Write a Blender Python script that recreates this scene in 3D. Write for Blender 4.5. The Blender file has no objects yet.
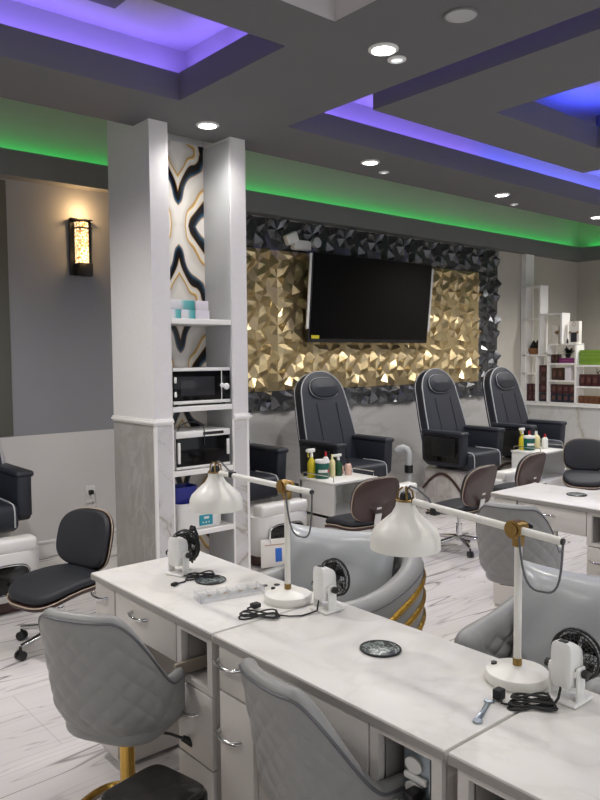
import bpy, bmesh, math, random
from math import sin, cos, pi, radians, sqrt
from mathutils import Vector, Matrix
from mathutils.geometry import delaunay_2d_cdt
random.seed(7)
SC = bpy.context.scene
COL = SC.collection

# ------------------------------------------------------------------ materials
def lin(c):
    c = c / 255.0
    return c / 12.92 if c <= 0.04045 else ((c + 0.055) / 1.055) ** 2.4
def rgb(r, g, b): return (lin(r), lin(g), lin(b), 1.0)

class NT:
    def __init__(s, name):
        s.m = bpy.data.materials.new(name); s.m.use_nodes = True
        s.t = s.m.node_tree; s.t.nodes.clear()
        s.out = s.n('ShaderNodeOutputMaterial'); s.b = s.n('ShaderNodeBsdfPrincipled')
        s.l(s.b.outputs[0], s.out.inputs[0])
    def n(s, k, **kw):
        x = s.t.nodes.new(k)
        for a, v in kw.items(): setattr(x, a, v)
        return x
    def l(s, a, b): s.t.links.new(a, b)
    def coord(s, scale=(1, 1, 1), rot=(0, 0, 0), which='Object'):
        c = s.n('ShaderNodeTexCoord'); m = s.n('ShaderNodeMapping')
        m.inputs['Scale'].default_value = scale; m.inputs['Rotation'].default_value = rot
        s.l(c.outputs[which], m.inputs['Vector']); return m.outputs[0]
    def noise(s, vec, scale=5, detail=4, rough=.5, dist=0):
        x = s.n('ShaderNodeTexNoise'); s.l(vec, x.inputs['Vector'])
        x.inputs['Scale'].default_value = scale; x.inputs['Detail'].default_value = detail
        x.inputs['Roughness'].default_value = rough; x.inputs['Distortion'].default_value = dist
        return x.outputs['Fac']
    def math(s, op, a, b=None, c=None):
        x = s.n('ShaderNodeMath', operation=op)
        for i, v in enumerate((a, b, c)):
            if v is None: continue
            if isinstance(v, (int, float)): x.inputs[i].default_value = v
            else: s.l(v, x.inputs[i])
        return x.outputs[0]
    def ramp(s, fac, stops, interp='LINEAR'):
        x = s.n('ShaderNodeValToRGB'); x.color_ramp.interpolation = interp
        e = x.color_ramp.elements
        while len(e) < len(stops): e.new(.5)
        for el, (p, c) in zip(e, stops): el.position = p; el.color = c
        s.l(fac, x.inputs[0]); return x.outputs[0]
    def mix(s, fac, a, b):
        x = s.n('ShaderNodeMix', data_type='RGBA')
        if isinstance(fac, (int, float)): x.inputs[0].default_value = fac
        else: s.l(fac, x.inputs[0])
        for i, v in ((6, a), (7, b)):
            if isinstance(v, tuple): x.inputs[i].default_value = v
            else: s.l(v, x.inputs[i])
        return x.outputs[2]
    def bump(s, h, strength=.2, dist=.01):
        x = s.n('ShaderNodeBump'); x.inputs['Strength'].default_value = strength
        x.inputs['Distance'].default_value = dist
        s.l(h, x.inputs['Height']); s.l(x.outputs[0], s.b.inputs['Normal'])
    def set(s, col=None, rough=.5, metal=0, **kw):
        if col is not None:
            if isinstance(col, tuple): s.b.inputs['Base Color'].default_value = col
            else: s.l(col, s.b.inputs['Base Color'])
        s.b.inputs['Roughness'].default_value = rough; s.b.inputs['Metallic'].default_value = metal
        for k, v in kw.items(): s.b.inputs[k.replace('_', ' ')].default_value = v
        return s.m

def plain(name, c, rough=.5, metal=0, var=.06, scale=18, bump=0, **kw):
    """a colour with slight procedural mottling"""
    t = NT(name); f = t.noise(t.coord(), scale, 3)
    a = tuple(min(1, x * (1 - var)) for x in c[:3]) + (1,); b = tuple(min(1, x * (1 + var)) for x in c[:3]) + (1,)
    if bump: t.bump(t.noise(t.coord(), scale * 12, 2), bump, .003)
    return t.set(t.mix(f, a, b), rough, metal, **kw)

def emis(name, c, strength, base=(.8, .8, .8, 1)):
    t = NT(name); t.set(base, .5)
    t.b.inputs['Emission Color'].default_value = c; t.b.inputs['Emission Strength'].default_value = strength
    return t.m

def marble(name, base, vein, vein2, scale=1.2, rot=(0, 0, 0), stretch=(1, 1, 1), rough=.18, width=.035, amount=1.0):
    t = NT(name); v = t.coord(stretch, rot)
    n = t.noise(v, scale, 6, .55, .6)
    d = t.math('ABSOLUTE', t.math('SUBTRACT', n, .5))
    line = t.ramp(d, [(0, (1, 1, 1, 1)), (width, (.25, .25, .25, 1)), (width * 3.2, (0, 0, 0, 1))])
    n2 = t.noise(v, scale * 2.3, 5, .6, .9)
    d2 = t.math('ABSOLUTE', t.math('SUBTRACT', n2, .47))
    line2 = t.ramp(d2, [(0, (.7, .7, .7, 1)), (width * .6, (0, 0, 0, 1))])
    gate = t.ramp(t.noise(v, scale * .6, 2), [(.42, (0, 0, 0, 1)), (.6, (1, 1, 1, 1))])
    cl = t.ramp(t.noise(v, scale * .9, 4), [(.3, base), (.75, tuple(x * .88 for x in base[:3]) + (1,))])
    c1 = t.mix(t.math('MULTIPLY', line, .75 * amount), cl, vein)
    c2 = t.mix(t.math('MULTIPLY', t.math('MULTIPLY', line2, gate), .8 * amount), c1, vein2)
    return t.set(c2, rough)

M = {}
def mats():
    # floor: pale marble planks, dark veins running along the rows
    t = NT('floor_marble'); v = t.coord((.34, 3.0, 1))
    n = t.noise(v, 1.5, 2.4, .45, .2)
    d = t.math('ABSOLUTE', t.math('SUBTRACT', n, .5))
    line = t.ramp(d, [(0, (1, 1, 1, 1)), (.004, (.8, .8, .8, 1)), (.013, (0, 0, 0, 1))])
    gate = t.ramp(t.noise(v, 1.1, 2), [(.36, (0, 0, 0, 1)), (.58, (1, 1, 1, 1))])
    n2 = t.noise(t.coord((.4, 3.6, 1), (0, 0, .05)), 2.1, 3, .5, .2)
    line2 = t.ramp(t.math('ABSOLUTE', t.math('SUBTRACT', n2, .48)), [(0, (.75, .75, .75, 1)), (.012, (0, 0, 0, 1))])
    cl = t.ramp(t.noise(v, 1.0, 4), [(.3, rgb(222, 218, 216)), (.72, rgb(198, 194, 194))])
    c = t.mix(t.math('MULTIPLY', t.math('MULTIPLY', line, gate), .85), cl, rgb(100, 92, 90))
    c = t.mix(t.math('MULTIPLY', line2, .55), c, rgb(130, 122, 120))
    br = t.n('ShaderNodeTexBrick'); t.l(t.coord((1, 1, 1)), br.inputs['Vector'])
    br.inputs['Scale'].default_value = 1; br.inputs['Brick Width'].default_value = 1.2; br.inputs['Row Height'].default_value = .6
    br.inputs['Mortar Size'].default_value = .002; br.inputs['Color1'].default_value = (1, 1, 1, 1); br.inputs['Color2'].default_value = (1, 1, 1, 1)
    br.inputs['Mortar'].default_value = (0, 0, 0, 1)
    c = t.mix(t.math('MULTIPLY', t.math('SUBTRACT', 1, br.outputs['Color']), .35), c, rgb(120, 116, 114))
    M['floor'] = t.set(c, .16)
    M['ceil'] = plain('ceiling_paint', rgb(104, 104, 106), .85, var=.03, scale=3)
    M['ceil_up'] = plain('upper_ceiling_paint', rgb(176, 174, 178), .85, var=.02, scale=3)
    M['wall_up'] = plain('grey_wall_paint', rgb(142, 143, 147), .7, var=.03, scale=4)
    M['wall_low'] = plain('pale_wall_paint', rgb(214, 211, 209), .6, var=.04, scale=3)
    M['wall_cove'] = plain('cove_wall_paint', rgb(196, 196, 188), .7, var=.03, scale=3)
    M['wall_right'] = plain('beige_wall_paint', rgb(186, 181, 171), .7, var=.03, scale=3)
    M['wall_dark'] = plain('dark_panel', rgb(92, 92, 86), .25, var=.04, scale=3)
    M['ledge'] = plain('ledge_paint', rgb(116, 117, 117), .8, var=.03, scale=4)
    M['white_trim'] = plain('white_trim', rgb(236, 234, 231), .35, var=.02)
    M['pillar'] = plain('pillar_plaster', rgb(222, 219, 219), .55, var=.04, scale=30, bump=.05)
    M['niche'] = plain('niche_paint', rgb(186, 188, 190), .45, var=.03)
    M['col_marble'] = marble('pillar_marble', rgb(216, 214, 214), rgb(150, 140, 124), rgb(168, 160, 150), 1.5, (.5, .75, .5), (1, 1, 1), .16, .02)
    M['col_marble_shaded'] = marble('pillar_marble_shaded', rgb(178, 175, 171), rgb(150, 146, 140), rgb(202, 199, 195), 2.4, (.5, 0, 0), (1, 1, .55), .16, .09, .7)  # same marble as the front, with the left face's shade put into the colour
    M['wall_marble'] = marble('wainscot_marble', rgb(186, 185, 184), rgb(150, 146, 142), rgb(168, 160, 150), 1.0, (0, .25, 0), (.6, 1, 2.2), .3, .03, .6)
    M['div_marble'] = marble('divider_marble', rgb(206, 206, 204), rgb(150, 146, 128), rgb(160, 158, 150), 1.6, (.8, 0, 0), (1, .8, .6), .2, .02, 1)
    M['top_marble'] = marble('desk_top_marble', rgb(228, 226, 222), rgb(204, 200, 194), rgb(206, 202, 198), 2.6, (0, 0, .5), (1, 1, 1), .42, .035, .6)
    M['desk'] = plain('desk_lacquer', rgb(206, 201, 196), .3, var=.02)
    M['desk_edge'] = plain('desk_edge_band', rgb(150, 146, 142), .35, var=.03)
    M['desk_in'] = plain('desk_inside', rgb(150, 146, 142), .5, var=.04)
    M['wood_strip'] = plain('bare_board', rgb(150, 138, 124), .6, var=.12, scale=30)
    M['chrome'] = plain('chrome', rgb(215, 215, 215), .12, 1, var=.02)
    M['brass'] = plain('aged_brass', rgb(150, 122, 72), .32, .9, var=.12, scale=60)
    M['gold'] = plain('polished_gold', rgb(212, 172, 90), .18, 1, var=.05)
    t = NT('hammered_gold'); t.bump(t.noise(t.coord(), 60, 2), .6, .01)
    M['gold_band'] = t.set(rgb(176, 140, 62), .3, 1)
    M['gold_tile'] = plain('gold_wall_panel', rgb(202, 182, 140), .3, .78, var=.04, scale=3)
    M['black_tile'] = plain('black_wall_panel', rgb(100, 101, 104), .22, .7, var=.08, scale=3)
    M['black_leather'] = plain('black_leather', rgb(36, 39, 49), .5, var=.12, scale=40, bump=.15)
    M['black_fabric'] = plain('black_fabric', rgb(33, 35, 42), .6, var=.12, scale=60, bump=.1)
    M['black_gloss'] = plain('black_gloss', rgb(20, 19, 19), .12, var=.1)
    M['black'] = plain('black_plastic', rgb(24, 24, 26), .4, var=.1)
    M['black_rubber'] = plain('black_rubber', rgb(18, 18, 20), .6, var=.1)
    M['smoke'] = plain('smoked_acrylic', rgb(50, 48, 47), .1, var=.1, scale=6)
    M['piping'] = plain('pale_piping', rgb(176, 178, 182), .5, var=.03)
    M['walnut'] = plain('walnut_veneer', rgb(62, 43, 40), .36, var=.22, scale=14)
    M['ply'] = plain('plywood_edge', rgb(172, 156, 138), .5, var=.1, scale=50)
    M['mahog'] = plain('mahogany_trim', rgb(74, 50, 44), .3, var=.2, scale=14)
    M['tub'] = marble('spa_base_marble', rgb(214, 211, 208), rgb(176, 164, 158), rgb(170, 150, 142), 4, (0, 0, 0), (1, 1, 1), .2, .05, .8)
    M['white'] = plain('white_plastic', rgb(230, 229, 226), .28, var=.02)
    M['white_metal'] = plain('white_enamel', rgb(230, 228, 221), .36, var=.02)
    M['tub_grey'] = plain('grey_plastic', rgb(178, 180, 182), .3, var=.03)
    M['grey_leather'] = plain('grey_leather', rgb(142, 142, 141), .42, var=.07, scale=30, bump=.15)
    M['grey_dark'] = plain('grey_piping', rgb(92, 93, 97), .4, var=.05)
    M['silver_vinyl'] = plain('silver_vinyl', rgb(168, 171, 173), .26, var=.1, scale=9, bump=.1)
    t = NT('acrylic'); M['acrylic'] = t.set(rgb(236, 238, 240), .08, Transmission_Weight=.6, IOR=1.15, Alpha=.32)
    M['glass_dark'] = plain('black_glass', rgb(8, 8, 10), .1, var=.1, Specular_IOR_Level=.22)
    M['screen'] = plain('tv_screen', rgb(5, 5, 7), .12, var=.05, Specular_IOR_Level=.2)
    M['window_dark'] = plain('oven_window', rgb(44, 44, 48), .15, var=.5, scale=9, Specular_IOR_Level=.25)
    M['blue'] = plain('blue_plastic', rgb(28, 38, 130), .4, var=.1)
    M['teal'] = plain('teal_label', rgb(34, 146, 164), .4, var=.08)
    M['blue_tag'] = plain('blue_tag', rgb(44, 104, 196), .5, var=.04)
    M['yellow'] = plain('yellow_liquid', rgb(206, 190, 40), .3, var=.05)
    M['green_dk'] = plain('green_jar', rgb(16, 92, 78), .3, var=.08)
    M['green_dk2'] = plain('green_bottle', rgb(22, 70, 38), .25, var=.1)
    M['cream'] = plain('cream_lotion', rgb(222, 212, 160), .35, var=.03)
    M['red'] = plain('red_cap', rgb(176, 36, 44), .4, var=.05)
    M['pink'] = plain('pink_liquid', rgb(208, 172, 156), .25, var=.05)
    M['paper'] = plain('paper', rgb(226, 222, 216), .6, var=.02)
    M['tanwood'] = plain('tan_wood', rgb(178, 148, 116), .5, var=.1)
    M['steel'] = plain('zinc_steel', rgb(150, 160, 168), .3, .85, var=.06)
    M['box_red'] = plain('dark_red_box', rgb(66, 30, 34), .4, var=.35, scale=25)
    M['box_brown'] = plain('dark_brown_box', rgb(62, 42, 34), .4, var=.35, scale=25)
    M['box_blue'] = plain('dark_blue_box', rgb(38, 38, 48), .4, var=.35, scale=25)
    M['box_orange'] = plain('orange_brown_box', rgb(104, 66, 36), .4, var=.3, scale=25)
    M['box_green'] = plain('lime_box', rgb(112, 148, 46), .45, var=.15, scale=20)
    M['box_purple'] = plain('purple_box', rgb(126, 46, 108), .45, var=.15, scale=20)
    M['print'] = plain('box_print', rgb(98, 64, 58), .4, var=.4, scale=80)
    M['leaf'] = plain('dark_leaf', rgb(30, 42, 34), .5, var=.3)
    M['wicker'] = plain('wicker', rgb(146, 100, 62), .6, var=.25, scale=60)
    t = NT('teal_fade_carton'); g = t.n('ShaderNodeSeparateXYZ'); t.l(t.coord(which='Generated'), g.inputs[0])
    M['carton'] = t.set(t.ramp(g.outputs[0], [(.0, rgb(228, 222, 226)), (.45, rgb(216, 218, 222)), (.62, rgb(120, 186, 186)), (.97, rgb(60, 160, 160))]), .4)
    M['carton_plain'] = plain('white_carton', rgb(226, 220, 226), .4, var=.02)
    # art tiles of the niche: book matched agate in white, gold, navy and black
    t = NT('agate_art_tile'); c = t.n('ShaderNodeTexCoord'); s = t.n('ShaderNodeSeparateXYZ'); t.l(c.outputs['Object'], s.inputs[0])
    mx = t.math('ABSOLUTE', t.math('SUBTRACT', s.outputs[0], 2.765))
    mz = t.math('PINGPONG', t.math('ADD', s.outputs[2], .02), .52)
    cb = t.n('ShaderNodeCombineXYZ'); t.l(mx, cb.inputs[0]); t.l(mz, cb.inputs[2])
    n = t.noise(cb.outputs[0], 2.4, 2, .5, .3)
    w = t.math('FRACT', t.math('ADD', t.math('ADD', t.math('MULTIPLY', n, 1.7), t.math('MULTIPLY', mx, 4.2)), t.math('MULTIPLY', mz, 2.3)))
    W, G, K, N, TL = rgb(222, 217, 210), rgb(170, 126, 58), rgb(20, 18, 20), rgb(34, 52, 74), rgb(66, 102, 122)
    col = t.ramp(w, [(0, W), (.22, rgb(196, 188, 178)), (.26, G), (.30, rgb(222, 192, 128)), (.335, W), (.45, rgb(206, 198, 188)), (.46, G), (.49, K), (.64, K), (.70, N), (.745, TL), (.765, G), (.79, W), (1, W)])
    M['art'] = t.set(col, .12)
    # sconce glass: bubbled, lit from inside
    t = NT('bubble_glass'); vo = t.n('ShaderNodeTexVoronoi'); t.l(t.coord(), vo.inputs['Vector']); vo.inputs['Scale'].default_value = 60
    col = t.ramp(vo.outputs['Distance'], [(.15, rgb(255, 246, 216)), (.55, rgb(226, 176, 110)), (.8, rgb(120, 84, 44))])
    t.set(col, .3); t.l(col, t.b.inputs['Emission Color']); t.b.inputs['Emission Strength'].default_value = 1.5
    M['bubble'] = t.m
    M['tray_lit'] = plain('tray_lit_tone', rgb(188, 184, 184), .8, var=.02, scale=3)  # brighter tone that makes the near tray's sides look lit
    M['lamp_on'] = emis('downlight_lens', (1, .97, .92, 1), 22)
    M['lamp_dim'] = emis('small_downlight_lens', (.85, .95, 1, 1), 1.2)
    # dust vent insert: mottled black and pale green pattern
    t = NT('vent_grille'); n = t.noise(t.coord(), 30, 1, .5, 1.6)
    M['vent'] = t.set(t.ramp(n, [(.42, rgb(14, 22, 24)), (.46, rgb(170, 184, 180)), (.52, rgb(150, 164, 160)), (.56, rgb(16, 26, 30))], 'LINEAR'), .3)
mats()

# ------------------------------------------------------------------ mesh helpers
class B:
    def __init__(s): s.bm = bmesh.new()
    def _merge(s, tb, mat=None):
        if mat is not None: bmesh.ops.transform(tb, matrix=mat, verts=tb.verts)
        me = bpy.data.meshes.new('t'); tb.to_mesh(me); tb.free(); s.bm.from_mesh(me); bpy.data.meshes.remove(me)
    def box(s, x0, x1, y0, y1, z0, z1, bev=0, seg=2, mat=None):
        tb = bmesh.new(); bmesh.ops.create_cube(tb, size=1)
        bmesh.ops.scale(tb, vec=(x1 - x0, y1 - y0, z1 - z0), verts=tb.verts)
        bmesh.ops.translate(tb, vec=((x0 + x1) / 2, (y0 + y1) / 2, (z0 + z1) / 2), verts=tb.verts)
        if bev: bmesh.ops.bevel(tb, geom=list(tb.edges), offset=bev, segments=seg, profile=.5, affect='EDGES')
        s._merge(tb, mat); return s
    def tube(s, pts, r, seg=8, closed=False, cap=True):
        pts = [Vector(p) for p in pts]; n = len(pts); rs = r if isinstance(r, (list, tuple)) else [r] * n
        rings = []; up = None
        for i, p in enumerate(pts):
            if closed: d = pts[(i + 1) % n] - pts[i - 1]
            else: d = pts[min(i + 1, n - 1)] - pts[max(i - 1, 0)]
            d.normalize()
            if up is None: up = Vector((0, 0, 1)) if abs(d.z) < .9 else Vector((1, 0, 0))
            up = (up - d * up.dot(d)); up.normalize(); sd = d.cross(up)
            rings.append([s.bm.verts.new(p + (up * cos(2 * pi * k / seg) + sd * sin(2 * pi * k / seg)) * rs[i]) for k in range(seg)])
        m = n if closed else n - 1
        for i in range(m):
            a, b = rings[i], rings[(i + 1) % n]
            for k in range(seg): s.bm.faces.new((a[k], a[(k + 1) % seg], b[(k + 1) % seg], b[k]))
        if cap and not closed:
            s.bm.faces.new(rings[0][::-1]); s.bm.faces.new(rings[-1])
        return s
    def rod(s, a, b, r, r2=None, seg=16): return s.tube([a, b], [r, r if r2 is None else r2], seg)
    def rings(s, rr, cap0=True, cap1=True):
        R = [[s.bm.verts.new(p) for p in ring] for ring in rr]; n = len(R[0])
        for a, b in zip(R, R[1:]):
            for k in range(n): s.bm.faces.new((a[k], a[(k + 1) % n], b[(k + 1) % n], b[k]))
        if cap0: s.bm.faces.new(R[0][::-1])
        if cap1: s.bm.faces.new(R[-1])
        return s
    def lathe(s, prof, c=(0, 0, 0), seg=32, cap0=True, cap1=True):
        return s.rings([[(c[0] + r * cos(2 * pi * k / seg), c[1] + r * sin(2 * pi * k / seg), c[2] + z) for k in range(seg)] for r, z in prof], cap0, cap1)
    def ball(s, c, r, seg=16):
        tb = bmesh.new(); bmesh.ops.create_uvsphere(tb, u_segments=seg, v_segments=max(6, seg // 2), radius=1)
        r = (r, r, r) if isinstance(r, (int, float)) else r
        bmesh.ops.scale(tb, vec=r, verts=tb.verts); bmesh.ops.translate(tb, vec=c, verts=tb.verts); s._merge(tb); return s
    def grid(s, f, nu, nv, closed_u=False):
        V = [[s.bm.verts.new(f(i / nu, j / nv)) for j in range(nv + 1)] for i in range(nu + (0 if closed_u else 1))]
        L = len(V)
        for i in range(nu):
            for j in range(nv):
                a, b = V[i], V[(i + 1) % L]; s.bm.faces.new((a[j], b[j], b[j + 1], a[j + 1]))
        return s
    def pad(s, outline, d0, d1, r, fr, seg=4, bulge=0):
        """cushion: outline (2D) lofted between depths d0 and d1 with rounded edges"""
        o, sx, tx, nx = fr; cx = sum(p[0] for p in outline) / len(outline); cy = sum(p[1] for p in outline) / len(outline)
        ext = max(max(abs(p[0] - cx) for p in outline), 1e-6)
        ey = max(max(abs(p[1] - cy) for p in outline), 1e-6)
        rr = []
        prof = [(r * (1 - sin(a)), d0 + r * (1 - cos(a))) for a in [pi / 2 * k / seg for k in range(seg + 1)]] + \
               [(r * (1 - cos(a)), d1 - r * (1 - sin(a))) for a in [pi / 2 * k / seg for k in range(seg + 1)]]
        if bulge: prof += [(ext * .3, d1 + bulge * .6), (ext * .6, d1 + bulge * .9), (ext * .85, d1 + bulge)]
        for ins, d in prof:
            fx, fy = 1 - ins / ext, max(.02, 1 - ins / ey)
            rr.append([o + sx * (cx + (p[0] - cx) * fx) + tx * (cy + (p[1] - cy) * fy) + nx * d for p in outline])
        return s.rings(rr)

def sup(hx, hy, n=4, seg=40, cx=0, cy=0):
    """superellipse outline"""
    o = []
    for k in range(seg):
        a = 2 * pi * k / seg; c, q = cos(a), sin(a)
        o.append((cx + hx * math.copysign(abs(c) ** (2 / n), c), cy + hy * math.copysign(abs(q) ** (2 / n), q)))
    return o
XY = (Vector((0, 0, 0)), Vector((1, 0, 0)), Vector((0, 1, 0)), Vector((0, 0, 1)))
def frame(o, s, t):
    s, t = Vector(s).normalized(), Vector(t).normalized(); return (Vector(o), s, t, s.cross(t))

def obj(name, b, m, parent=None, smooth=38, mods=None):
    me = bpy.data.meshes.new(name); bmesh.ops.recalc_face_normals(b.bm, faces=b.bm.faces)
    b.bm.to_mesh(me); b.bm.free()
    for mm in (m if isinstance(m, (list, tuple)) else [m]): me.materials.append(M[mm])
    if smooth:
        for p in me.polygons: p.use_smooth = True
        me.set_sharp_from_angle(angle=radians(smooth))
    o = bpy.data.objects.new(name, me); COL.objects.link(o)
    if parent: o.parent = parent
    return o
def tag(o, label, cat, group=None):
    o['label'] = label; o['category'] = cat
    if group: o['group'] = group
    return o
def thing(name, label, cat, loc=(0, 0, 0), rz=0, group=None, scale=None):
    o = bpy.data.objects.new(name, None); COL.objects.link(o); o.empty_display_size = .1
    o.location = loc; o.rotation_euler = (0, 0, rz)
    if scale: o.scale = scale
    return tag(o, label, cat, group)
def struct(name, b, m, parent=None, smooth=0):
    o = obj(name, b, m, parent, smooth)
    if not parent: o['kind'] = 'structure'
    return o
def dup(src, loc, rz, label, group=None, scale=None):
    r = src.copy(); COL.objects.link(r); r.location = loc; r.rotation_euler = (0, 0, rz); r['label'] = label
    if scale: r.scale = scale
    if group: r['group'] = group
    for ch in list(src.children):
        c = ch.copy(); COL.objects.link(c); c.parent = r
        for g in list(ch.children):
            d = g.copy(); COL.objects.link(d); d.parent = c
    return r

# ------------------------------------------------------------------ the room shell
YW, ZC, ZU = 6.0, 3.154, 3.50
YE = 4.41          # the dropped ceiling ends here; the cove behind it is higher
ZK = 3.86
XL, XR, YF = -2.6, 10.8, -4.0
struct('floor', B().box(XL, XR, YF, YW, -.05, 0), 'floor')
# back wall in bands: pale dado, grey wall, wainscot below the panels, cove wall above the ledge
wb = thing('wall_back', '', ''); [wb.__delitem__(k) for k in ('label', 'category')]; wb['kind'] = 'structure'
obj('wall_dado', B().box(XL, 3.0, YW, YW + .1, 0, 1.02), 'wall_low', wb, 0)
obj('wall_upper', B().box(XL, 3.0, YW, YW + .1, 1.02, 3.2), 'wall_up', wb, 0)
obj('wall_wainscot', B().box(3.0, 9.28, YW, YW + .1, 0, 1.12), 'wall_marble', wb, 0)
obj('wall_upper', B().box(3.0, XR, YW, YW + .1, 1.12, 3.2), 'wall_right', wb, 0)
obj('wall_dado', B().box(9.28, XR, YW, YW + .1, 0, 1.12), 'wall_right', wb, 0)
obj('cove_wall', B().box(XL, XR, YW, YW + .1, 3.2, ZK), 'wall_cove', wb, 0)
struct('wall_right', B().box(XR, XR + .1, YF, YW + .1, 0, ZK + .1), 'wall_right')
struct('wall_left', B().box(XL - .1, XL, YF, YW + .1, 0, ZK + .1), 'wall_low')
struct('trim_1', B().box(XL, 2.07, YW - .012, YW - .002, 1.03, 3.05), 'wall_dark')
struct('baseboard_back', B().box(XL, 3.0, YW - .018, YW - .002, 0, .11).box(XL, 3.0, YW - .026, YW - .002, .11, .135, .006), 'white_trim')
# cove ledges with a lip in front of the light strip
struct('trim_2', B().box(XL, XR - .14, 5.86, YW - .002, 3.065, 3.235).box(XL, XR - .14, 5.86, 5.875, 3.235, 3.265)
       , 'ledge')
struct('trim_3', B().box(XR - .14, XR - .002, YF, YW - .002, 3.065, 3.235).box(XR - .14, XR - .125, YF, 5.876, 3.235, 3.265), 'ledge')
# ceiling with three recessed trays
T0 = (0.4, 2.352, .8, 2.497); T1 = (0.15, 2.343, 2.838, 3.824); T2 = (3.148, 8.6, .9, 3.810)
xs = sorted({XL, XR + .1, *T0[:2], *T1[:2], *T2[:2]}); ys = sorted({YF, YE, *T0[2:], *T1[2:], *T2[2:]})
b = B()
def inside(x, y): return any(t[0] < x < t[1] and t[2] < y < t[3] for t in (T0, T1, T2))
for x0, x1 in zip(xs, xs[1:]):
    for y0, y1 in zip(ys, ys[1:]):
        if inside((x0 + x1) / 2, (y0 + y1) / 2): continue
        b.bm.faces.new([b.bm.verts.new(p) for p in ((x0, y0, ZC), (x1, y0, ZC), (x1, y1, ZC), (x0, y1, ZC))])
def quad(b, *p): b.bm.faces.new([b.bm.verts.new(q) for q in p])
for x0, x1, y0, y1 in (T0, T1, T2):
    zr = ZC + .158; w = .014
    for (a, c) in (((x0, y0), (x1, y0)), ((x1, y0), (x1, y1)), ((x1, y1), (x0, y1)), ((x0, y1), (x0, y0))):
        quad(b, (*a, ZC), (*c, ZC), (*c, zr), (*a, zr))
    # lip thickness and the ledge behind it
    e = .125
    O = (x0 - e, x1 + e, y0 - e, y1 + e)
    for (i0, i1, j0, j1) in ((O[0], x0, O[2], O[3]), (x1, O[1], O[2], O[3]), (x0, x1, O[2], y0), (x0, x1, y1, O[3])):
        quad(b, (i0, j0, zr - .04), (i1, j0, zr - .04), (i1, j1, zr - .04), (i0, j1, zr - .04))
    for (a, c) in (((x0 - w, y0 - w), (x1 + w, y0 - w)), ((x1 + w, y0 - w), (x1 + w, y1 + w)), ((x1 + w, y1 + w), (x0 - w, y1 + w)), ((x0 - w, y1 + w), (x0 - w, y0 - w))):
        quad(b, (*a, zr - .04), (*c, zr - .04), (*c, zr), (*a, zr))
        # cap strip
    quad(b, (x0 - w, y0 - w, zr), (x1 + w, y0 - w, zr), (x1 + w, y0, zr), (x0 - w, y0, zr)); quad(b, (x0 - w, y1, zr), (x1 + w, y1, zr), (x1 + w, y1 + w, zr), (x0 - w, y1 + w, zr))
    quad(b, (x0 - w, y0, zr), (x0, y0, zr), (x0, y1, zr), (x0 - w, y1, zr)); quad(b, (x1, y0, zr), (x1 + w, y0, zr), (x1 + w, y1, zr), (x1, y1, zr))
b.box(XL, XR + .1, YE, YE + .015, ZC, ZC + .08)
for (q0, q1) in (((XL, YE + .015), (XR + .1, YW + .1)),):
    quad(b, (XL, YE + .015, ZK), (XR + .1, YE + .015, ZK), (XR + .1, YW + .1, ZK), (XL, YW + .1, ZK))
    quad(b, (XL, YE + .012, ZC + .06), (XR + .1, YE + .012, ZC + .06), (XR + .1, YE + .012, ZK), (XL, YE + .012, ZK))
ceiling = struct('ceiling', b, 'ceil')
b = B(); x0, x1, y0, y1 = T0; g = .002
for (a, c) in (((x0, y0 + g), (x1, y0 + g)), ((x1 - g, y0), (x1 - g, y1)), ((x1, y1 - g), (x0, y1 - g)), ((x0 + g, y1), (x0 + g, y0))):
    quad(b, (*a, ZC + .001), (*c, ZC + .001), (*c, ZC + .158), (*a, ZC + .158))
obj('tray_lit_faces', b, 'tray_lit', ceiling, 0)  # sides of the near tray coloured lighter to read as lit
b = B()
for x0, x1, y0, y1 in (T0, T1, T2):
    e = .125; O = (x0 - e, x1 + e, y0 - e, y1 + e)
    quad(b, (O[0], O[2], ZU), (O[1], O[2], ZU), (O[1], O[3], ZU), (O[0], O[3], ZU))
    for (a, c) in (((O[0], O[2]), (O[1], O[2])), ((O[1], O[2]), (O[1], O[3])), ((O[1], O[3]), (O[0], O[3])), ((O[0], O[3]), (O[0], O[2]))):
        quad(b, (*a, ZC + .125), (*c, ZC + .125), (*c, ZU), (*a, ZU))
obj('tray_ceiling', b, 'ceil_up', ceiling, 0)
# floating frame hung inside the big tray
P = (3.351, 5.867, 1.25, 3.221); I = (3.98, 5.25, 1.62, 2.771)
b = B(); 
for (x0, x1, y0, y1) in ((P[0], I[0], P[2], P[3]), (I[1], P[1], P[2], P[3]), (I[0], I[1], P[2], I[2]), (I[0], I[1], I[3], P[3])):
    b.box(x0, x1, y0, y1, ZC, ZC + .125)
for (x0, x1, y0, y1) in ((P[0], P[0] + .02, P[2], P[3]), (P[1] - .02, P[1], P[2], P[3]), (P[0], P[1], P[2], P[2] + .02), (P[0], P[1], P[3] - .02, P[3]),
                         (I[0] - .02, I[0], I[2], I[3]), (I[1], I[1] + .02, I[2], I[3]), (I[0] - .02, I[1] + .02, I[2] - .02, I[2]), (I[0] - .02, I[1] + .02, I[3], I[3] + .02)):
    b.box(x0, x1, y0, y1, ZC + .125, ZC + .158)
for hx, hy in ((3.6, 1.6), (3.6, 2.95), (5.6, 1.6), (5.6, 2.95)): b.rod((hx, hy, ZC + .125), (hx, hy, ZU), .02)
obj('floating_frame', b, 'ceil', ceiling, 0)
obj('access_hatch', B().box(1.42, 1.85, 3.25, 3.64, ZU - .03, ZU - .001), 'ceil', ceiling, 0)

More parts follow.
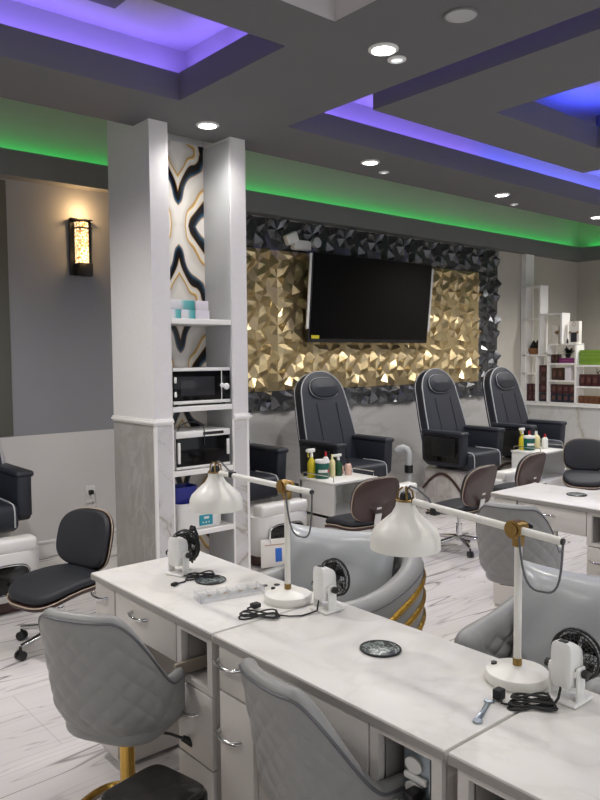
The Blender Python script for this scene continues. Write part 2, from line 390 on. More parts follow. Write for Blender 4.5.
# pillar with a shelved niche
CX0, CX1, CY0, CY1 = 2.36, 3.112, 4.224, 4.80
JL, JR, NB = 2.496, 2.984, 4.552          # niche sides and back
pl = thing('wall_pillar', '', ''); [pl.__delitem__(k) for k in ('label', 'category')]; pl['kind'] = 'structure'
b = B()
b.box(CX0, JL, CY0, CY1, 1.21, ZC + .3); b.box(JR, CX1, CY0, CY1, 1.21, ZC + .3); b.box(JL, JR, NB + .02, CY1, 0, ZC + .3)
obj('pillar_jamb', b, 'pillar', pl, 0)
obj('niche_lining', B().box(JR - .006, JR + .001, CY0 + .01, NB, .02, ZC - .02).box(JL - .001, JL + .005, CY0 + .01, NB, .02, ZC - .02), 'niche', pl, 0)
obj('niche_art_tile', B().box(JL, JR, NB, NB + .02, 0, ZC - .002), 'art', pl, 0)
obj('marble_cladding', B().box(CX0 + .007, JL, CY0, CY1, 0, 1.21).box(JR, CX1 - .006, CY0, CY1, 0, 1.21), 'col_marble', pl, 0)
obj('marble_cladding', B().box(CX0, CX0 + .0068, CY0 + .011, CY1, 0, 1.21), 'col_marble_shaded', pl, 0)  # shaded copy of the front cladding
obj('corner_trim', B().box(CX0 - .003, CX0 + .018, CY0 - .004, CY0 + .011, 0, 1.21).box(CX1 - .016, CX1 + .002, CY0 - .004, CY0 + .011, 0, 1.21).box(JR - .007, JR + .003, CY0 - .003, CY0 + .009, 0, 1.21).box(JL - .005, JL + .005, CY0 - .003, CY0 + .009, 0, 1.21), 'white_trim', pl, 0)
b = B()
for z, o in ((1.205, .010), (1.219, .020), (1.231, .011)):
    b.box(CX0 - o, JL, CY0 - o, CY0, z, z + .0135); b.box(CX0 - o, CX0, CY0, CY1, z, z + .0135); b.box(JR, CX1 + o, CY0 - o, CY0, z, z + .0135); b.box(CX1, CX1 + o, CY0, CY1, z, z + .0135)
obj('chair_rail', b, 'white_trim', pl, 0)
for z0, z1 in ((1.868, 1.904), (1.284, 1.319), (.854, .89), (.434, .468)):
    obj('shelf', B().box(JL + .005, JR - .006, CY0 + .002, NB, z0, z1, .003), 'white_trim', pl, 0)
obj('niche_socket', B().box(2.89, 2.945, NB - .01, NB + .001, 1.355, 1.44, .004), 'tub_grey', pl, 0)

# half-height marble divider on the right
struct('wall_divider', B().box(9.27, 9.53, 2.6, YW - .002, 0, .93), 'div_marble')
struct('trim_4', B().box(9.24, 9.56, 2.58, YW - .002, .93, .958, .004), 'white_trim')

# sculpted wall panels: gold field in a black border
TS = .4875
pts2 = []; dep = []
for k in range(5): 
    q = k / 5
    for p in ((q, 0), (1, q), (1 - q, 1), (0, 1 - q)): pts2.append(Vector(p)); dep.append(.006)
rnd = random.Random(21)
hi = []
def scatter(n, dmin, depths):
    k = tries = 0
    while k < n and tries < 6000:
        tries += 1; x, y = rnd.uniform(.06, .94), rnd.uniform(.06, .94)
        if any((x - a) ** 2 + (y - c) ** 2 < dmin ** 2 for a, c, _ in hi): continue
        hi.append((x, y, depths[k % len(depths)])); k += 1
scatter(9, .25, (.078, .06, .085, .05, .07))          # peaks
scatter(30, .105, (.006, .02, .004, .03))            # folds between them
for x, y, d in hi: pts2.append(Vector((x, y))); dep.append(d)
tv, te, tf, *_ = delaunay_2d_cdt(pts2, [], [], 0, 1e-5)
TD = []
for v in tv:
    j = min(range(len(pts2)), key=lambda i: (pts2[i] - v).length); TD.append(dep[j])
def tiles(b, X0, X1, Z0, Z1, y=5.985):
    """faceted tiles on a fixed lattice, clipped to the rectangle"""
    tb = bmesh.new()
    i0, i1 = math.floor((X0 - 3.82) / TS), math.ceil((X1 - 3.82) / TS); k0, k1 = math.floor((Z0 - 1.285) / TS), math.ceil((Z1 - 1.285) / TS)
    for i in range(i0, i1):
        for k in range(k0, k1):
            V = [tb.verts.new((3.82 + (i + v.x) * TS, y - d, 1.285 + (k + v.y) * TS)) for v, d in zip(tv, TD)]
            for f in tf: tb.faces.new([V[q] for q in f])
    for co, no in (((X0, 0, 0), (-1, 0, 0)), ((X1, 0, 0), (1, 0, 0)), ((0, 0, Z0), (0, 0, -1)), ((0, 0, Z1), (0, 0, 1))):
        bmesh.ops.bisect_plane(tb, geom=tb.verts[:] + tb.edges[:] + tb.faces[:], plane_co=co, plane_no=no, clear_outer=True)
    b._merge(tb)
PX0, PX1, PZ0, PZ1 = 3.2, 8.66, 1.09, 3.05
GX1, GZ0, GZ1 = 8.23, 1.29, 2.735
b = B(); tiles(b, PX0, GX1, GZ0, GZ1); struct('wall_panels_gold', b, 'gold_tile')
b = B(); tiles(b, PX0, PX1, GZ1, PZ1); tiles(b, PX0, PX1, PZ0, GZ0); tiles(b, GX1, PX1, GZ0, GZ1); struct('wall_panels_black', b, 'black_tile')

# ------------------------------------------------------------------ wall things
s = thing('wall_sconce', 'slim black wall sconce with lit amber bubble glass on the grey wall', 'wall lamp', (2.672, 5.995, 2.34))
obj('backplate', B().box(-.095, .095, -.025, 0, 0, .47, .004), 'black', s)
obj('glass', B().rings([[(.055 * cos(a) - 0, -.028 - .055 * max(0, sin(a)) - (.02 if sin(a) > 0 else 0), z) for a in [2 * pi * k / 24 for k in range(24)]] for z in (.1, .44)]), 'bubble', s)
obj('lower_block', B().box(-.062, .062, -.12, -.02, -.005, .1, .006), 'black', s)
obj('clip_band', B().box(-.064, .064, -.115, -.02, .385, .395), 'black', s)
obj('top_cap', B().box(-.095, .095, -.06, -.02, .462, .472, .002), 'black', s)

t = thing('television', 'large black wall television tilted down on the gold panels', 'television', (6.03, 5.9, 2.27))
mt = Matrix.Rotation(radians(5.2), 4, 'X')
def tv(b): bmesh.ops.transform(b.bm, matrix=mt, verts=b.bm.verts); return b
obj('cabinet', tv(B().box(-.955, .955, -.12, -.075, -.47, .465, .008)), 'black', t)
obj('screen', tv(B().box(-.935, .935, -.126, -.118, -.43, .455)), 'screen', t)
obj('side_bar', tv(B().box(-.985, -.957, -.122, -.104, -.33, .45, .004)), 'white', t)
obj('side_bar', tv(B().box(.957, .985, -.122, -.104, -.33, .42, .004)), 'white', t)
obj('wall_bracket', B().box(-.25, .25, -.075, .04, -.2, .2, .01), 'black', t)
obj('sticker', tv(B().box(-.92, -.81, -.128, -.1255, -.43, -.395)), 'yellow', t)

t = thing('emergency_light', 'small white twin-head emergency light above the television', 'emergency light', (5.05, 5.96, 2.80))
obj('housing', B().box(-.11, .12, -.1, -.02, -.05, .05, .015), 'white', t)
sx, zz = .165, .035
obj('lamp_head', B().rings([[(sx + .055 * cos(a) * q, d, zz + .055 * sin(a) * q) for a in [2 * pi * k / 20 for k in range(20)]] for d, q in ((-.05, .6), (-.09, 1), (-.14, 1), (-.145, .85))]), 'tub_grey', t)
obj('lamp_head', B().box(-.075, .075, -.15, -.07, -.055, .055, .02, 3, mat=Matrix.Translation((-.17, 0, .05)) @ Matrix.Rotation(radians(-24), 4, 'Y')), 'white', t)

t = thing('wall_outlet', 'white wall outlet with a dark plug beside the pillar', 'outlet', (2.71, 6.0, .47))
obj('faceplate', B().box(-.045, .045, -.012, -.001, -.075, .075, .004), 'white', t)
obj('plug', B().box(-.02, .02, -.045, -.008, .0, .04, .008), 'black', t)
obj('cord', B().tube([(0, -.04, .01), (.01, -.05, -.04), (.03, -.045, -.1), (.06, -.04, -.16)], .004), 'white', t)

# ceiling lights
def downlight(x, y, label, on=True, r=.055, dim=False, grp=None):
    t = thing('ceiling_downlight', label, 'ceiling light', (x, y, ZC - .0005), 0, grp)
    obj('trim_ring', B().rings([[(rr * cos(a), rr * sin(a), z) for a in [2 * pi * k / 32 for k in range(32)]] for rr, z in ((r + .02, 0), (r + .02, -.006), (r + .004, -.012), (r, -.006), (r, 0))], False, False), 'white', t)
    obj('lens', B().lathe([(r, -.004), (r * .7, -.007), (.001, -.008)], seg=32, cap0=False, cap1=False), 'lamp_dim' if dim else 'lamp_on', t)
    return t
downlight(2.734, 2.557, 'bright recessed ceiling downlight, largest, at the top centre near the pale-lit tray')
downlight(4.215, 4.083, 'bright recessed downlight in the ceiling above the television')
downlight(6.036, 4.126, 'bright recessed downlight in the ceiling above the right end of the gold panels')
downlight(7.85, 4.14, 'bright recessed downlight at the right edge beyond the display shelf')
downlight(2.722, 4.10, 'bright recessed downlight just in front of the niche pillar')
downlight(2.88, 2.60, 'small dim ceiling spot beside the largest downlight', r=.028, dim=True)
downlight(4.531, 4.233, 'small dim ceiling spot beside the downlight above the television', r=.022, dim=True)
downlight(6.509, 4.307, 'small dim ceiling spot beside the downlight above the right end of the gold panels', r=.022, dim=True)
t = thing('ceiling_speaker', 'round flush unlit ceiling speaker near the top right', 'speaker', (2.737, 2.09, ZC - .0005))
obj('rim', B().lathe([(.078, 0), (.078, -.006), (.069, -.008), (.069, 0)], cap0=False, cap1=False), 'ledge', t)
obj('grille', B().lathe([(.069, -.005), (.04, -.008), (.001, -.008)], cap0=False, cap1=False), 'tub_grey', t)

# ------------------------------------------------------------------ nail desks
def handle(b, x, y, z, L=.108):
    """bow handle on a front facing -x"""
    b.tube([(x, y - L / 2, z), (x - .018, y - L / 2 + .004, z), (x - .026, y - L / 4, z - .002), (x - .029, y, z - .003), (x - .026, y + L / 4, z - .002), (x - .018, y + L / 2 - .004, z), (x, y + L / 2, z)], [.008, .0068, .006, .006, .006, .0068, .008], 10)
    b.ball((x - .026, y, z - .003), (.0075, .012, .0075), 10); return b
def make_desk(label, mirror=False, strip=False, loc=(0, 0, 0)):
    """local: front at x=0 facing -x, width .885 along y (right end y=0), depth .5"""
    t = thing('nail_desk', label, 'desk', loc)
    W = .885
    def ym(a, c): return (W - c, W - a) if mirror else (a, c)
    o = obj('desk_top', B().box(-.012, .505, .003, W - .003, .742, .77, .004), 'top_marble', t)
    obj('edge_band', B().box(-.0145, -.010, .004, W - .004, .744, .764), 'desk_edge', t)
    b = B()
    def bx(x0, x1, a, c, z0, z1):
        a, c = ym(a, c); b.box(x0, x1, a, c, z0, z1)
    # carcass panels: right cabinet (open cubby over drawers), left cabinet, rail
    for a, c in ((.02, .04), (.215, .235), (.695, .712), (.85, .868)): bx(.018, .48, a, c, 0.02, .742)
    bx(.462, .48, .02, .235, .02, .742); bx(.462, .48, .695, .868, .02, .742)
    bx(.018, .48, .04, .215, .545, .558); bx(.018, .48, .04, .215, .02, .04); bx(.018, .48, .712, .85, .02, .04)
    bx(.018, .03, .235, .695, .60, .742); bx(.018, .48, .235, .695, .735, .742)
    bx(.018, .48, .235, .695, .6, .612)
    bx(.0, .02, .02, .048, .548, .742); bx(0, .02, .207, .235, .548, .742); bx(0, .02, .048, .207, .548, .566); bx(0, .02, .048, .207, .722, .742)
    obj('carcass', b, 'desk', t, 0)
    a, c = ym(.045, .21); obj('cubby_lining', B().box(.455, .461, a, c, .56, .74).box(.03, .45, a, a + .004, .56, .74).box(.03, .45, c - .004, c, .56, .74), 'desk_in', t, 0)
    def front(a, c, z0, z1, hz, nm):
        a, c = ym(a, c); d = obj(nm, B().box(-.002, .017, a, c, z0, z1, .003), 'desk', t)
        obj('handle', handle(B(), -.002, (a + c) / 2 + .03, hz), 'chrome', d)
    front(.24, .69, .595, .738, .69, 'drawer')
    front(.699, .866, .595, .738, .69, 'drawer')
    front(.022, .233, .30, .542, .462, 'drawer')
    front(.022, .233, .05, .294, .2, 'drawer')
    front(.699, .866, .05, .588, .46, 'door')
    vx, vy = .293, .463
    v = obj('dust_vent', B().lathe([(.059, 0), (.059, .003), (.054, .0045), (.001, .0045)], (vx, vy, .7702), 40, True, False), 'vent', t)
    obj('vent_rim', B().tube([(vx + .058 * cos(2 * pi * k / 40), vy + .058 * sin(2 * pi * k / 40), .7735) for k in range(40)], .0035, 6, True), 'black', v)
    if strip:
        for k in range(2): obj('grommet', B().lathe([(.012, 0), (.012, .002), (.001, .0025)], (.411 + k * .042, .27 - k * .022, .7703), 16, True, False), 'black', t)
    if strip: obj('loose_board', B().box(-.035, .42, .186, .2, .570, .612, .002), 'wood_strip', t)
    return t
make_desk('farthest desk of the near row, holding the cable-wrapped fan and clear organiser', strip=True, loc=(1.285, 1.938, 0)).scale.y = 1.008
make_desk('middle desk of the near row with sockets in its open cubby', loc=(1.285, 1.005, 0)).scale.y = 1.05
make_desk('nearest desk at lower right with only its marble top corner and dark cubby showing', True, loc=(1.285, .073, 0)).scale.y = 1.05
make_desk('white desk across the aisle at right with chrome pulls and black stool behind', loc=(3.967, 1.888, 0))

# socket block and plug in the middle desk's cubby
t = thing('socket_block', 'grey power socket block with white outlets inside the desk cubby', 'power outlet', (1.385, 1.135, .559))
obj('housing', B().box(-.05, .06, -.035, .05, 0, .13, .006), 'steel', t)
for z in (.035, .095): obj('outlet', B().rings([[(-.058 + d, .012 + .026 * cos(a), z + .019 * sin(a)) for a in [2 * pi * k / 20 for k in range(20)]] for d in (0, .01)]), 'white', t)
obj('tie_band', B().box(-.062, -.05, -.03, .04, .058, .074, .004), 'white', t)
p = obj('plug', B().box(-.1, -.052, -.022, .012, .022, .05, .008), 'black', t)
obj('cord', B().tube([(-.1, -.005, .035), (-.125, .0, .02), (-.12, .005, .006), (-.09, 0, .004), (-.06, -.03, .004), (-.03, -.05, .004), (0, -.06, .004)], .004), 'black', p)
t = thing('junction_box', 'grey metal junction box inside the nearest desk cubby at the bottom edge', 'power outlet', (1.43, .86, .559))
obj('housing', B().box(-.05, .05, -.04, .04, 0, .11, .006), 'steel', t)
obj('outlet', B().box(-.056, -.048, -.025, .025, .03, .09, .004), 'white', t)

# ------------------------------------------------------------------ desk lamps
def make_lamp(label, loc, zj, shade_y, tail_y, loop, lift):
    t = thing('desk_lamp', label, 'lamp', loc)
    obj('base', B().lathe([(.083, 0), (.086, .004), (.086, .02), (.082, .027), (.06, .033), (.02, .041), (.012, .043), (.001, .043)], seg=48, cap1=False), 'white_metal', t)
    obj('foot_switch', B().lathe([(.008, .03), (.008, .038), (.001, .04)], (-.02, .06, 0), 14, True, False), 'black', t)
    obj('pole', B().rod((0, 0, .06), (0, 0, zj - .77 - .025), .0105), 'white_metal', t)
    obj('pole_collar', B().rod((0, 0, .042), (0, 0, .062), .0125), 'brass', t)
    z = zj - .77
    j = obj('joint', B().rod((-.03, 0, z), (-.004, 0, z), .025).rod((-.034, 0, z), (-.03, 0, z), .017).box(-.014, .014, -.012, .012, z - .05, z - .01, .004).rod((.004, 0, z), (.02, 0, z), .019), 'brass', t)
    obj('wing_knob', B().rod((.02, 0, z), (.036, 0, z), .01).ball((.04, 0, z), (.006, .02, .008), 10), 'black', j)
    zl = z
    arm = obj('arm', B().rod((-.016, tail_y, zl - lift * .38), (-.016, shade_y - .035, zl + lift), .0105), 'white_metal', t)
    obj('arm_end_cap', B().rod((-.016, tail_y - .006, zl - lift * .39), (-.016, tail_y, zl - lift * .38), .0085), 'black', arm)
    sc = (-.016, shade_y, zl - .012 + lift)
    sh = obj('shade', B().lathe([(.1075, -.136), (.108, -.132), (.105, -.098), (.097, -.078), (.07, -.052), (.042, -.028), (.031, -.008), (.027, .012), (.025, .014), (.029, -.01), (.04, -.031), (.068, -.056), (.095, -.082), (.1025, -.102), (.1055, -.134)], sc, 48, False, False), 'white_metal', t)
    obj('shade_collar', B().tube([(sc[0] + .0285 * cos(2 * pi * k / 24), sc[1] + .0285 * sin(2 * pi * k / 24), sc[2] + .013) for k in range(24)], .0035, 6, True).rod((sc[0], sc[1] - .028, sc[2] + .013), (sc[0], sc[1] - .05, sc[2] + .013), .006), 'brass', sh)
    obj('socket', B().lathe([(.018, -.02), (.018, .024), (.014, .034), (.006, .038), (.001, .038)], sc, 20, True, False), 'black', sh)
    b = B()
    for a in (.4, 2.2, 4.0, 5.4): b.tube([(sc[0] + .025 * cos(a), sc[1] + .025 * sin(a), sc[2] + .01), (sc[0] + .021 * cos(a), sc[1] + .021 * sin(a), sc[2] + .04), (sc[0] + .008 * cos(a), sc[1] + .008 * sin(a), sc[2] + .052)], .003, 6)
    obj('socket_cage', b, 'brass', sh)
    cy = sc[1]
    obj('cord', B().tube([(sc[0], cy, sc[2] + .04), (sc[0], cy - .02, sc[2] + .058), (sc[0], cy - .05, sc[2] + .052), (sc[0], cy - .09, sc[2] + .03), (sc[0], cy - .11, zl + .014), (sc[0] - .004, cy - .12, zl + .004)], .0032, 8), 'grey_dark', t)
    obj('cord_clip', B().box(sc[0] - .013, sc[0] + .013, cy - .125, cy - .105, zl - .006, zl + .016, .003), 'black', t)
    pts = []
    y0, y1 = tail_y - .004, -.012
    for k in range(17):
        a = k / 16; yy = y0 + (y1 - y0) * a - .012 * sin(pi * a * 2); zz = zl - .004 - loop * (1 - abs(2 * a - 1) ** 2.6)
        if a > .5: zz -= .03 * (a - .5)
        pts.append((-.016 + .012 * sin(pi * a), yy, zz))
    obj('tail_cord', B().tube(pts, .0032, 8), 'grey_dark', t)
    return t
make_lamp('white enamel swing-arm lamp at left, its round base on the middle desk', (1.655, 2.02, .7702), 1.187, .43, -.15, .165, .002)
make_lamp('white enamel swing-arm lamp at right, its base nearest the camera', (1.703, 1.104, .7702), 1.186, .385, -.135, .15, .022)

# ------------------------------------------------------------------ desk fans
def cord_bow(b, c, L, n=3, r=.0032, z=.005, ang=0, seed=1):
    rr = random.Random(seed); pts = []
    for k in range(n * 16 + 1):
        a = 2 * pi * k / 16
        x = L * .5 * cos(a) * (1 - .06 * (k // 16)); y = L * (.17 if n < 5 else .09) * sin(2 * a) + .006 * (k // 16)
        pts.append((c[0] + x * cos(ang) - y * sin(ang), c[1] + x * sin(ang) + y * cos(ang), z + .006 * (k // 16) + .003 * sin(a * 1.5) + .003))
    b.tube(pts, r, 6); return pts
def make_fan(label, loc, rz=0, wrapped=False):
    t = thing('desk_fan', label, 'fan', loc, rz, None, (.92, .92, .90))
    obj('base', B().box(-.038, .062, -.047, .047, 0, .012, .005, 3), 'white', t)
    obj('bracket', B().box(-.02, .02, -.045, -.036, .008, .108, .004).box(-.02, .02, .036, .045, .008, .108, .004).box(-.022, -.018, -.045, .045, .082, .1, .0018), 'white', t)
    rr = []
    for x, hw, z0, z1 in ((-.036, .024, .06, .168), (-.032, .03, .045, .176), (0, .034, .04, .172), (.024, .034, .042, .158), (.03, .03, .05, .15)):
        zc, hz = (z0 + z1) / 2, (z1 - z0) / 2
        rr.append([(x, p[0], zc + p[1]) for p in sup(hw, hz, 5, 28)])
    body = obj('body', B().rings(rr), 'white', t)
    obj('switch', B().box(-.03, -.012, -.012, .012, .1725, .1775, .002, mat=Matrix.Identity(4)), 'black', body)
    b = B()
    for i in range(2):
        for k in range(2): b.box(.004 + i * .012, .012 + i * .012, -.0352, -.033, .055 + k * .012, .062 + k * .012)
    obj('vent_slot', b, 'grey_dark', body)
    for sy in (-1, 1): obj('knob', B().rings([[(x * 1, sy * d, .092 + z) for x, z in sup(q, q, 2, 20)] for d, q in ((.046, .008), (.05, .0125), (.062, .0125), (.064, .010))]), 'black', t)
    g = obj('motor', B().rings([[(x, .02 * cos(a) * q, .122 + .02 * sin(a) * q) for a in [2 * pi * k / 20 for k in range(20)]] for x, q in ((.028, 1), (.05, 1), (.056, .8))]), 'black', t)
    cz, cx = .118, .060
    b = B(); ringp = lambda r, x: [(x, r * cos(2 * pi * k / 36), cz + r * sin(2 * pi * k / 36)) for k in range(36)]
    b.tube(ringp(.07, cx), .0042, 8, True); b.tube(ringp(.07, cx - .02), .003, 6, True)
    for r, dx in ((.059, .012), (.048, .016), (.037, .019), (.026, .021)):
        b.tube(ringp(r, cx + dx), .0011, 4, True); b.tube(ringp(r, cx - .02 - dx * .3), .0011, 4, True)
    for k in range(28):
        a = 2 * pi * k / 28; c, q = cos(a), sin(a)
        b.tube([(cx, .07 * c, cz + .07 * q), (cx + .016, .054 * c, cz + .054 * q), (cx + .022, .02 * c, cz + .02 * q)], .0011, 4)
        b.tube([(cx - .02, .07 * c, cz + .07 * q), (cx - .025, .02 * c, cz + .02 * q)], .0011, 4)
    obj('grille', b, 'black', t)
    b = B()
    for k in range(5):
        a = 2 * pi * k / 5
        f = lambda u, v, a=a: (cx - .012 + .018 * (v - .5), (.014 + .046 * u) * cos(a + (v - .5) * (.5 + .5 * u)), cz + (.014 + .046 * u) * sin(a + (v - .5) * (.5 + .5 * u)))
        b.grid(f, 5, 5)
    b.rings([[(x, .015 * q * cos(w), cz + .015 * q * sin(w)) for w in [2 * pi * k / 16 for k in range(16)]] for x, q in ((cx - .02, 1), (cx + .005, 1), (cx + .012, .6))])
    obj('blades', b, 'black_gloss', t)
    if wrapped:
        b = B(); rr = random.Random(4)
        for k in range(7):
            ox, oz = .10 + rr.uniform(-.012, .012), .115 + rr.uniform(-.01, .01); w = .028 + rr.uniform(-.006, .006); h = .075 + rr.uniform(-.012, .008)
            b.tube([(ox + .008 * sin(3 * a + k), w * cos(a) + rr.uniform(-.002, .002), oz + h * sin(a)) for a in [2 * pi * q / 22 for q in range(22)]], .0042, 6, True)
        b.box(.085, .115, -.012, .012, .05, .075, .006)
        obj('wrapped_cord', b, 'black_rubber', t)
    return t
f1 = make_fan('white desk fan with black cord bundled on its grille, on the farthest near-row desk', (1.53, 2.565, .7702), .35, True)
obj('power_cord', (lambda b: (cord_bow(b, (-.005, -.125), .13, 3, .0034, .002, -.75), b.tube([(-.02, -.04, .006), (-.02, -.08, .004), (.0, -.12, .006)], .0034, 6), b.tube([(-.04, -.08, .006), (-.085, -.1, .004), (-.13, -.09, .005)], .0034, 6), b.box(-.155, -.125, -.1, -.08, 0, .014, .004), b)[-1])(B()), 'black_rubber', f1)
f2 = make_fan('white desk fan with open black grille standing beside the left lamp base', (1.685, 1.855, .7702))
obj('power_cord', (lambda b: (cord_bow(b, (-.235, .10), .15, 3, .0034, .002, -.72), b.tube([(-.03, .0, .05), (-.04, .0, .008), (-.07, .005, .004), (-.11, .005, .004), (-.15, .03, .005), (-.185, .07, .008)], .0034, 6), b.tube([(-.25, .12, .008), (-.225, .185, .012), (-.195, .185, .014)], .0034, 6), b.box(-.205, -.17, .17, .2, .006, .024, .004), b)[-1])(B()), 'black_rubber', f2)
f3 = make_fan('white desk fan with open black grille at far right on the nearest desks', (1.695, .955, .7702))
obj('power_cord', (lambda b: (cord_bow(b, (-.12, .03), .13, 5, .0036, .002, -.8), b.tube([(-.03, 0, .05), (-.042, 0, .02), (-.07, .0, .006), (-.1, .01, .01)], .0036, 6), b.tube([(-.15, .07, .008), (-.16, .1, .006), (-.14, .12, .02)], .0036, 6), b.box(-.155, -.125, .11, .135, .004, .034, .004), b)[-1])(B()), 'black_rubber', f3)

# small things on the desks
t = thing('wrench', 'small silver open-end wrench lying on the marble top below the right lamp', 'wrench', (1.488, 1.058, .7702), radians(22))
b = B().box(-.055, .05, -.0065, .0065, .0005, .0045, .0015)
for x, r in ((-.06, .012), (.058, .013)):
    pts = [(x + r * cos(a), r * sin(a)) for a in [radians(35 + 29 * k) for k in range(11)]] if x > 0 else [(x + r * cos(a), r * sin(a)) for a in [2 * pi * k / 20 for k in range(20)]]
    if x > 0:
        pts = [(x + r * cos(radians(w)), r * sin(radians(w))) for w in range(40, 321, 28)] + [(x - .001, -.005), (x - .001, .005)]
    b.rings([[(p[0], p[1], z) for p in pts] for z in (.0005, .005)])
obj('handle', b, 'steel', t)

t = thing('acrylic_organiser', 'clear low acrylic organiser tray on the farthest near-row desk', 'organiser', (1.528, 2.205, .7702), radians(-104))
b = B().box(-.04, .04, -.125, .125, 0, .003).box(-.04, -.037, -.125, .125, 0, .024).box(.037, .04, -.125, .125, 0, .034).box(-.04, .04, -.125, -.122, 0, .028).box(-.04, .04, .122, .125, 0, .028).box(.0, .003, -.125, .125, .0, .026)
obj('tray', b, 'acrylic', t, 0)
b = B()
for k in range(5): b.box(-.037, 0, -.08 + k * .04, -.0785 + k * .04, .003, .022)
obj('divider', b, 'acrylic', t, 0)
for k in range(4): obj('printed_mark', B().box(.0402, .0406, -.1 + k * .06, -.085 + k * .06, .024, .028), 'tanwood', t)

# ------------------------------------------------------------------ grey technician chairs
def chair_xy(phi, r):
    """plan of the tub: phi=0 at the back (-x)"""
    c, q = cos(phi), sin(phi); n = 2.6
    k = (abs(c) ** n + abs(q) ** n) ** (-1 / n)
    return Vector((-c * k * r * (1.0 if c > 0 else 1.05), q * k * r))
def top_h(phi, zb, zf, p0=.75, p1=1.75):
    a = min(1, max(0, (abs(phi) - p0) / (p1 - p0))); a = a * a * (3 - 2 * a)
    return zb + (zf - zb) * a
def quilt(U, V):
    """diamond stitching: 0 on the seams, 1 on the pillows"""
    return (abs(sin(U + V)) * abs(sin(U - V))) ** .45
def shell_loft(section, PH, n, h, r):
    """loft a wall section around the plan, with rounded ends"""
    rr = []
    ends = [radians(a) for a in (85, 65, 40, 18)]
    for a in ends: rr.append(section(-PH - h * sin(a) / r, cos(a)))
    for k in range(n + 1): rr.append(section(-PH + 2 * PH * k / n, 1))
    for a in ends[::-1]: rr.append(section(PH + h * sin(a) / r, cos(a)))
    return B().rings(rr)
def make_chair(label, loc, rz):
    t = thing('tub_chair', label, 'chair', loc, rz)
    PH, R0, H0, ZB = 1.72, .182, .024, .42
    def ztop(phi): return top_h(phi, .868, .605, .5, 1.5)
    def mid(phi, z):
        p = chair_xy(phi, R0 + .03 * (z - ZB) / .46); return Vector((p.x - .05 * (z - ZB) / .46, p.y, z))
    def section(phi, k):
        zt = ztop(phi); c = Vector((cos(phi) * -1, sin(phi), 0)); h = H0 * k; pts = []
        n = 60
        for q in range(n + 1):
            v = q / n; z = ZB + (zt - h - ZB) * v
            cup = .05 * max(0, 1 - v / .34) ** 2.2
            e = min(1, v * 5, (1 - v) * 6, max(0, (PH - abs(phi)) * 6))
            d = .0062 * quilt(phi * 8.5, (z - .4) * 38) * e - .004 * e
            pts.append(mid(phi, z) + c * (h + d * k - cup))
        for b_ in (25, 60, 90, 120, 155): pts.append(mid(phi, zt - h) + c * h * cos(radians(b_)) + Vector((0, 0, h * sin(radians(b_)))))
        for q in range(9):
            z = (zt - h) + (ZB + .03 - zt + h) * q / 8; pts.append(mid(phi, z) - c * h)
        return pts
    obj('shell', shell_loft(section, PH, 150, H0, R0), 'grey_leather', t, 60)
    obj('piping', B().tube([mid(-PH + 2 * PH * u / 70, ztop(-PH + 2 * PH * u / 70) - H0) + Vector((-cos(-PH + 2 * PH * u / 70), sin(-PH + 2 * PH * u / 70), 0)) * H0 * .96 + Vector((0, 0, .004)) for u in range(71)], .0048, 6), 'grey_dark', t)
    obj('seat', B().pad(sup(.19, .178, 3.5, 40, .02), .40, .50, .03, XY, 4, .012).lathe([(.001, .398), (.08, .398), (.125, .404), (.14, .42), (.13, .44), (.001, .44)], seg=32, cap0=False, cap1=False), 'grey_leather', t)
    obj('post', B().rod((0, 0, .07), (0, 0, .39), .026).rod((0, 0, .03), (0, 0, .14), .036), 'gold', t)
    obj('post_plate', B().box(-.09, .09, -.09, .09, .378, .395, .004), 'black', t)
    obj('base_ring', B().tube([(p[0], p[1], .016) for p in sup(.25, .25, 4, 48)], .012, 8, True).box(-.24, .24, -.014, .014, .016, .034, .004).box(-.014, .014, -.24, .24, .016, .034, .004), 'gold', t)
    lv = obj('lever', B().tube([(.0, -.08, .385), (.02, -.16, .375), (.04, -.2, .355)], .005, 8), 'black', t)
    obj('lever_grip', B().tube([(.035, -.195, .36), (.05, -.225, .34), (.065, -.25, .325)], [.010, .015, .012], 10), 'black', lv)
    return t
chairA = make_chair('grey quilted tub chair on a gold post at the farthest near-row desk', (1.135, 2.265, 0), radians(30))
chairB = dup(chairA, (1.335, 1.385, 0), radians(-6), 'grey quilted tub chair pushed under the middle desk, cut by the bottom edge', scale=(1, .96, 1))
chairC = dup(chairA, (3.545, 2.285, 0), radians(20), 'grey quilted tub chair standing at the desk across the aisle')

t = thing('footstool', 'low square footstool with glossy black top at the foot of the farthest-desk tub chair', 'footstool', (1.035, 1.905, 0), radians(12))
obj('top', B().pad(sup(.122, .122, 6), .325, .362, .012, XY, 3), 'smoke', t)
obj('top_edge', B().pad(sup(.128, .128, 6), .29, .35, .012, XY, 3), 'black_gloss', t)
for sx in (-1, 1):
    for sy in (-1, 1): obj('leg', B().rod((sx * .09, sy * .09, .295), (sx * .1, sy * .1, 0), .015, .011), 'black', t)

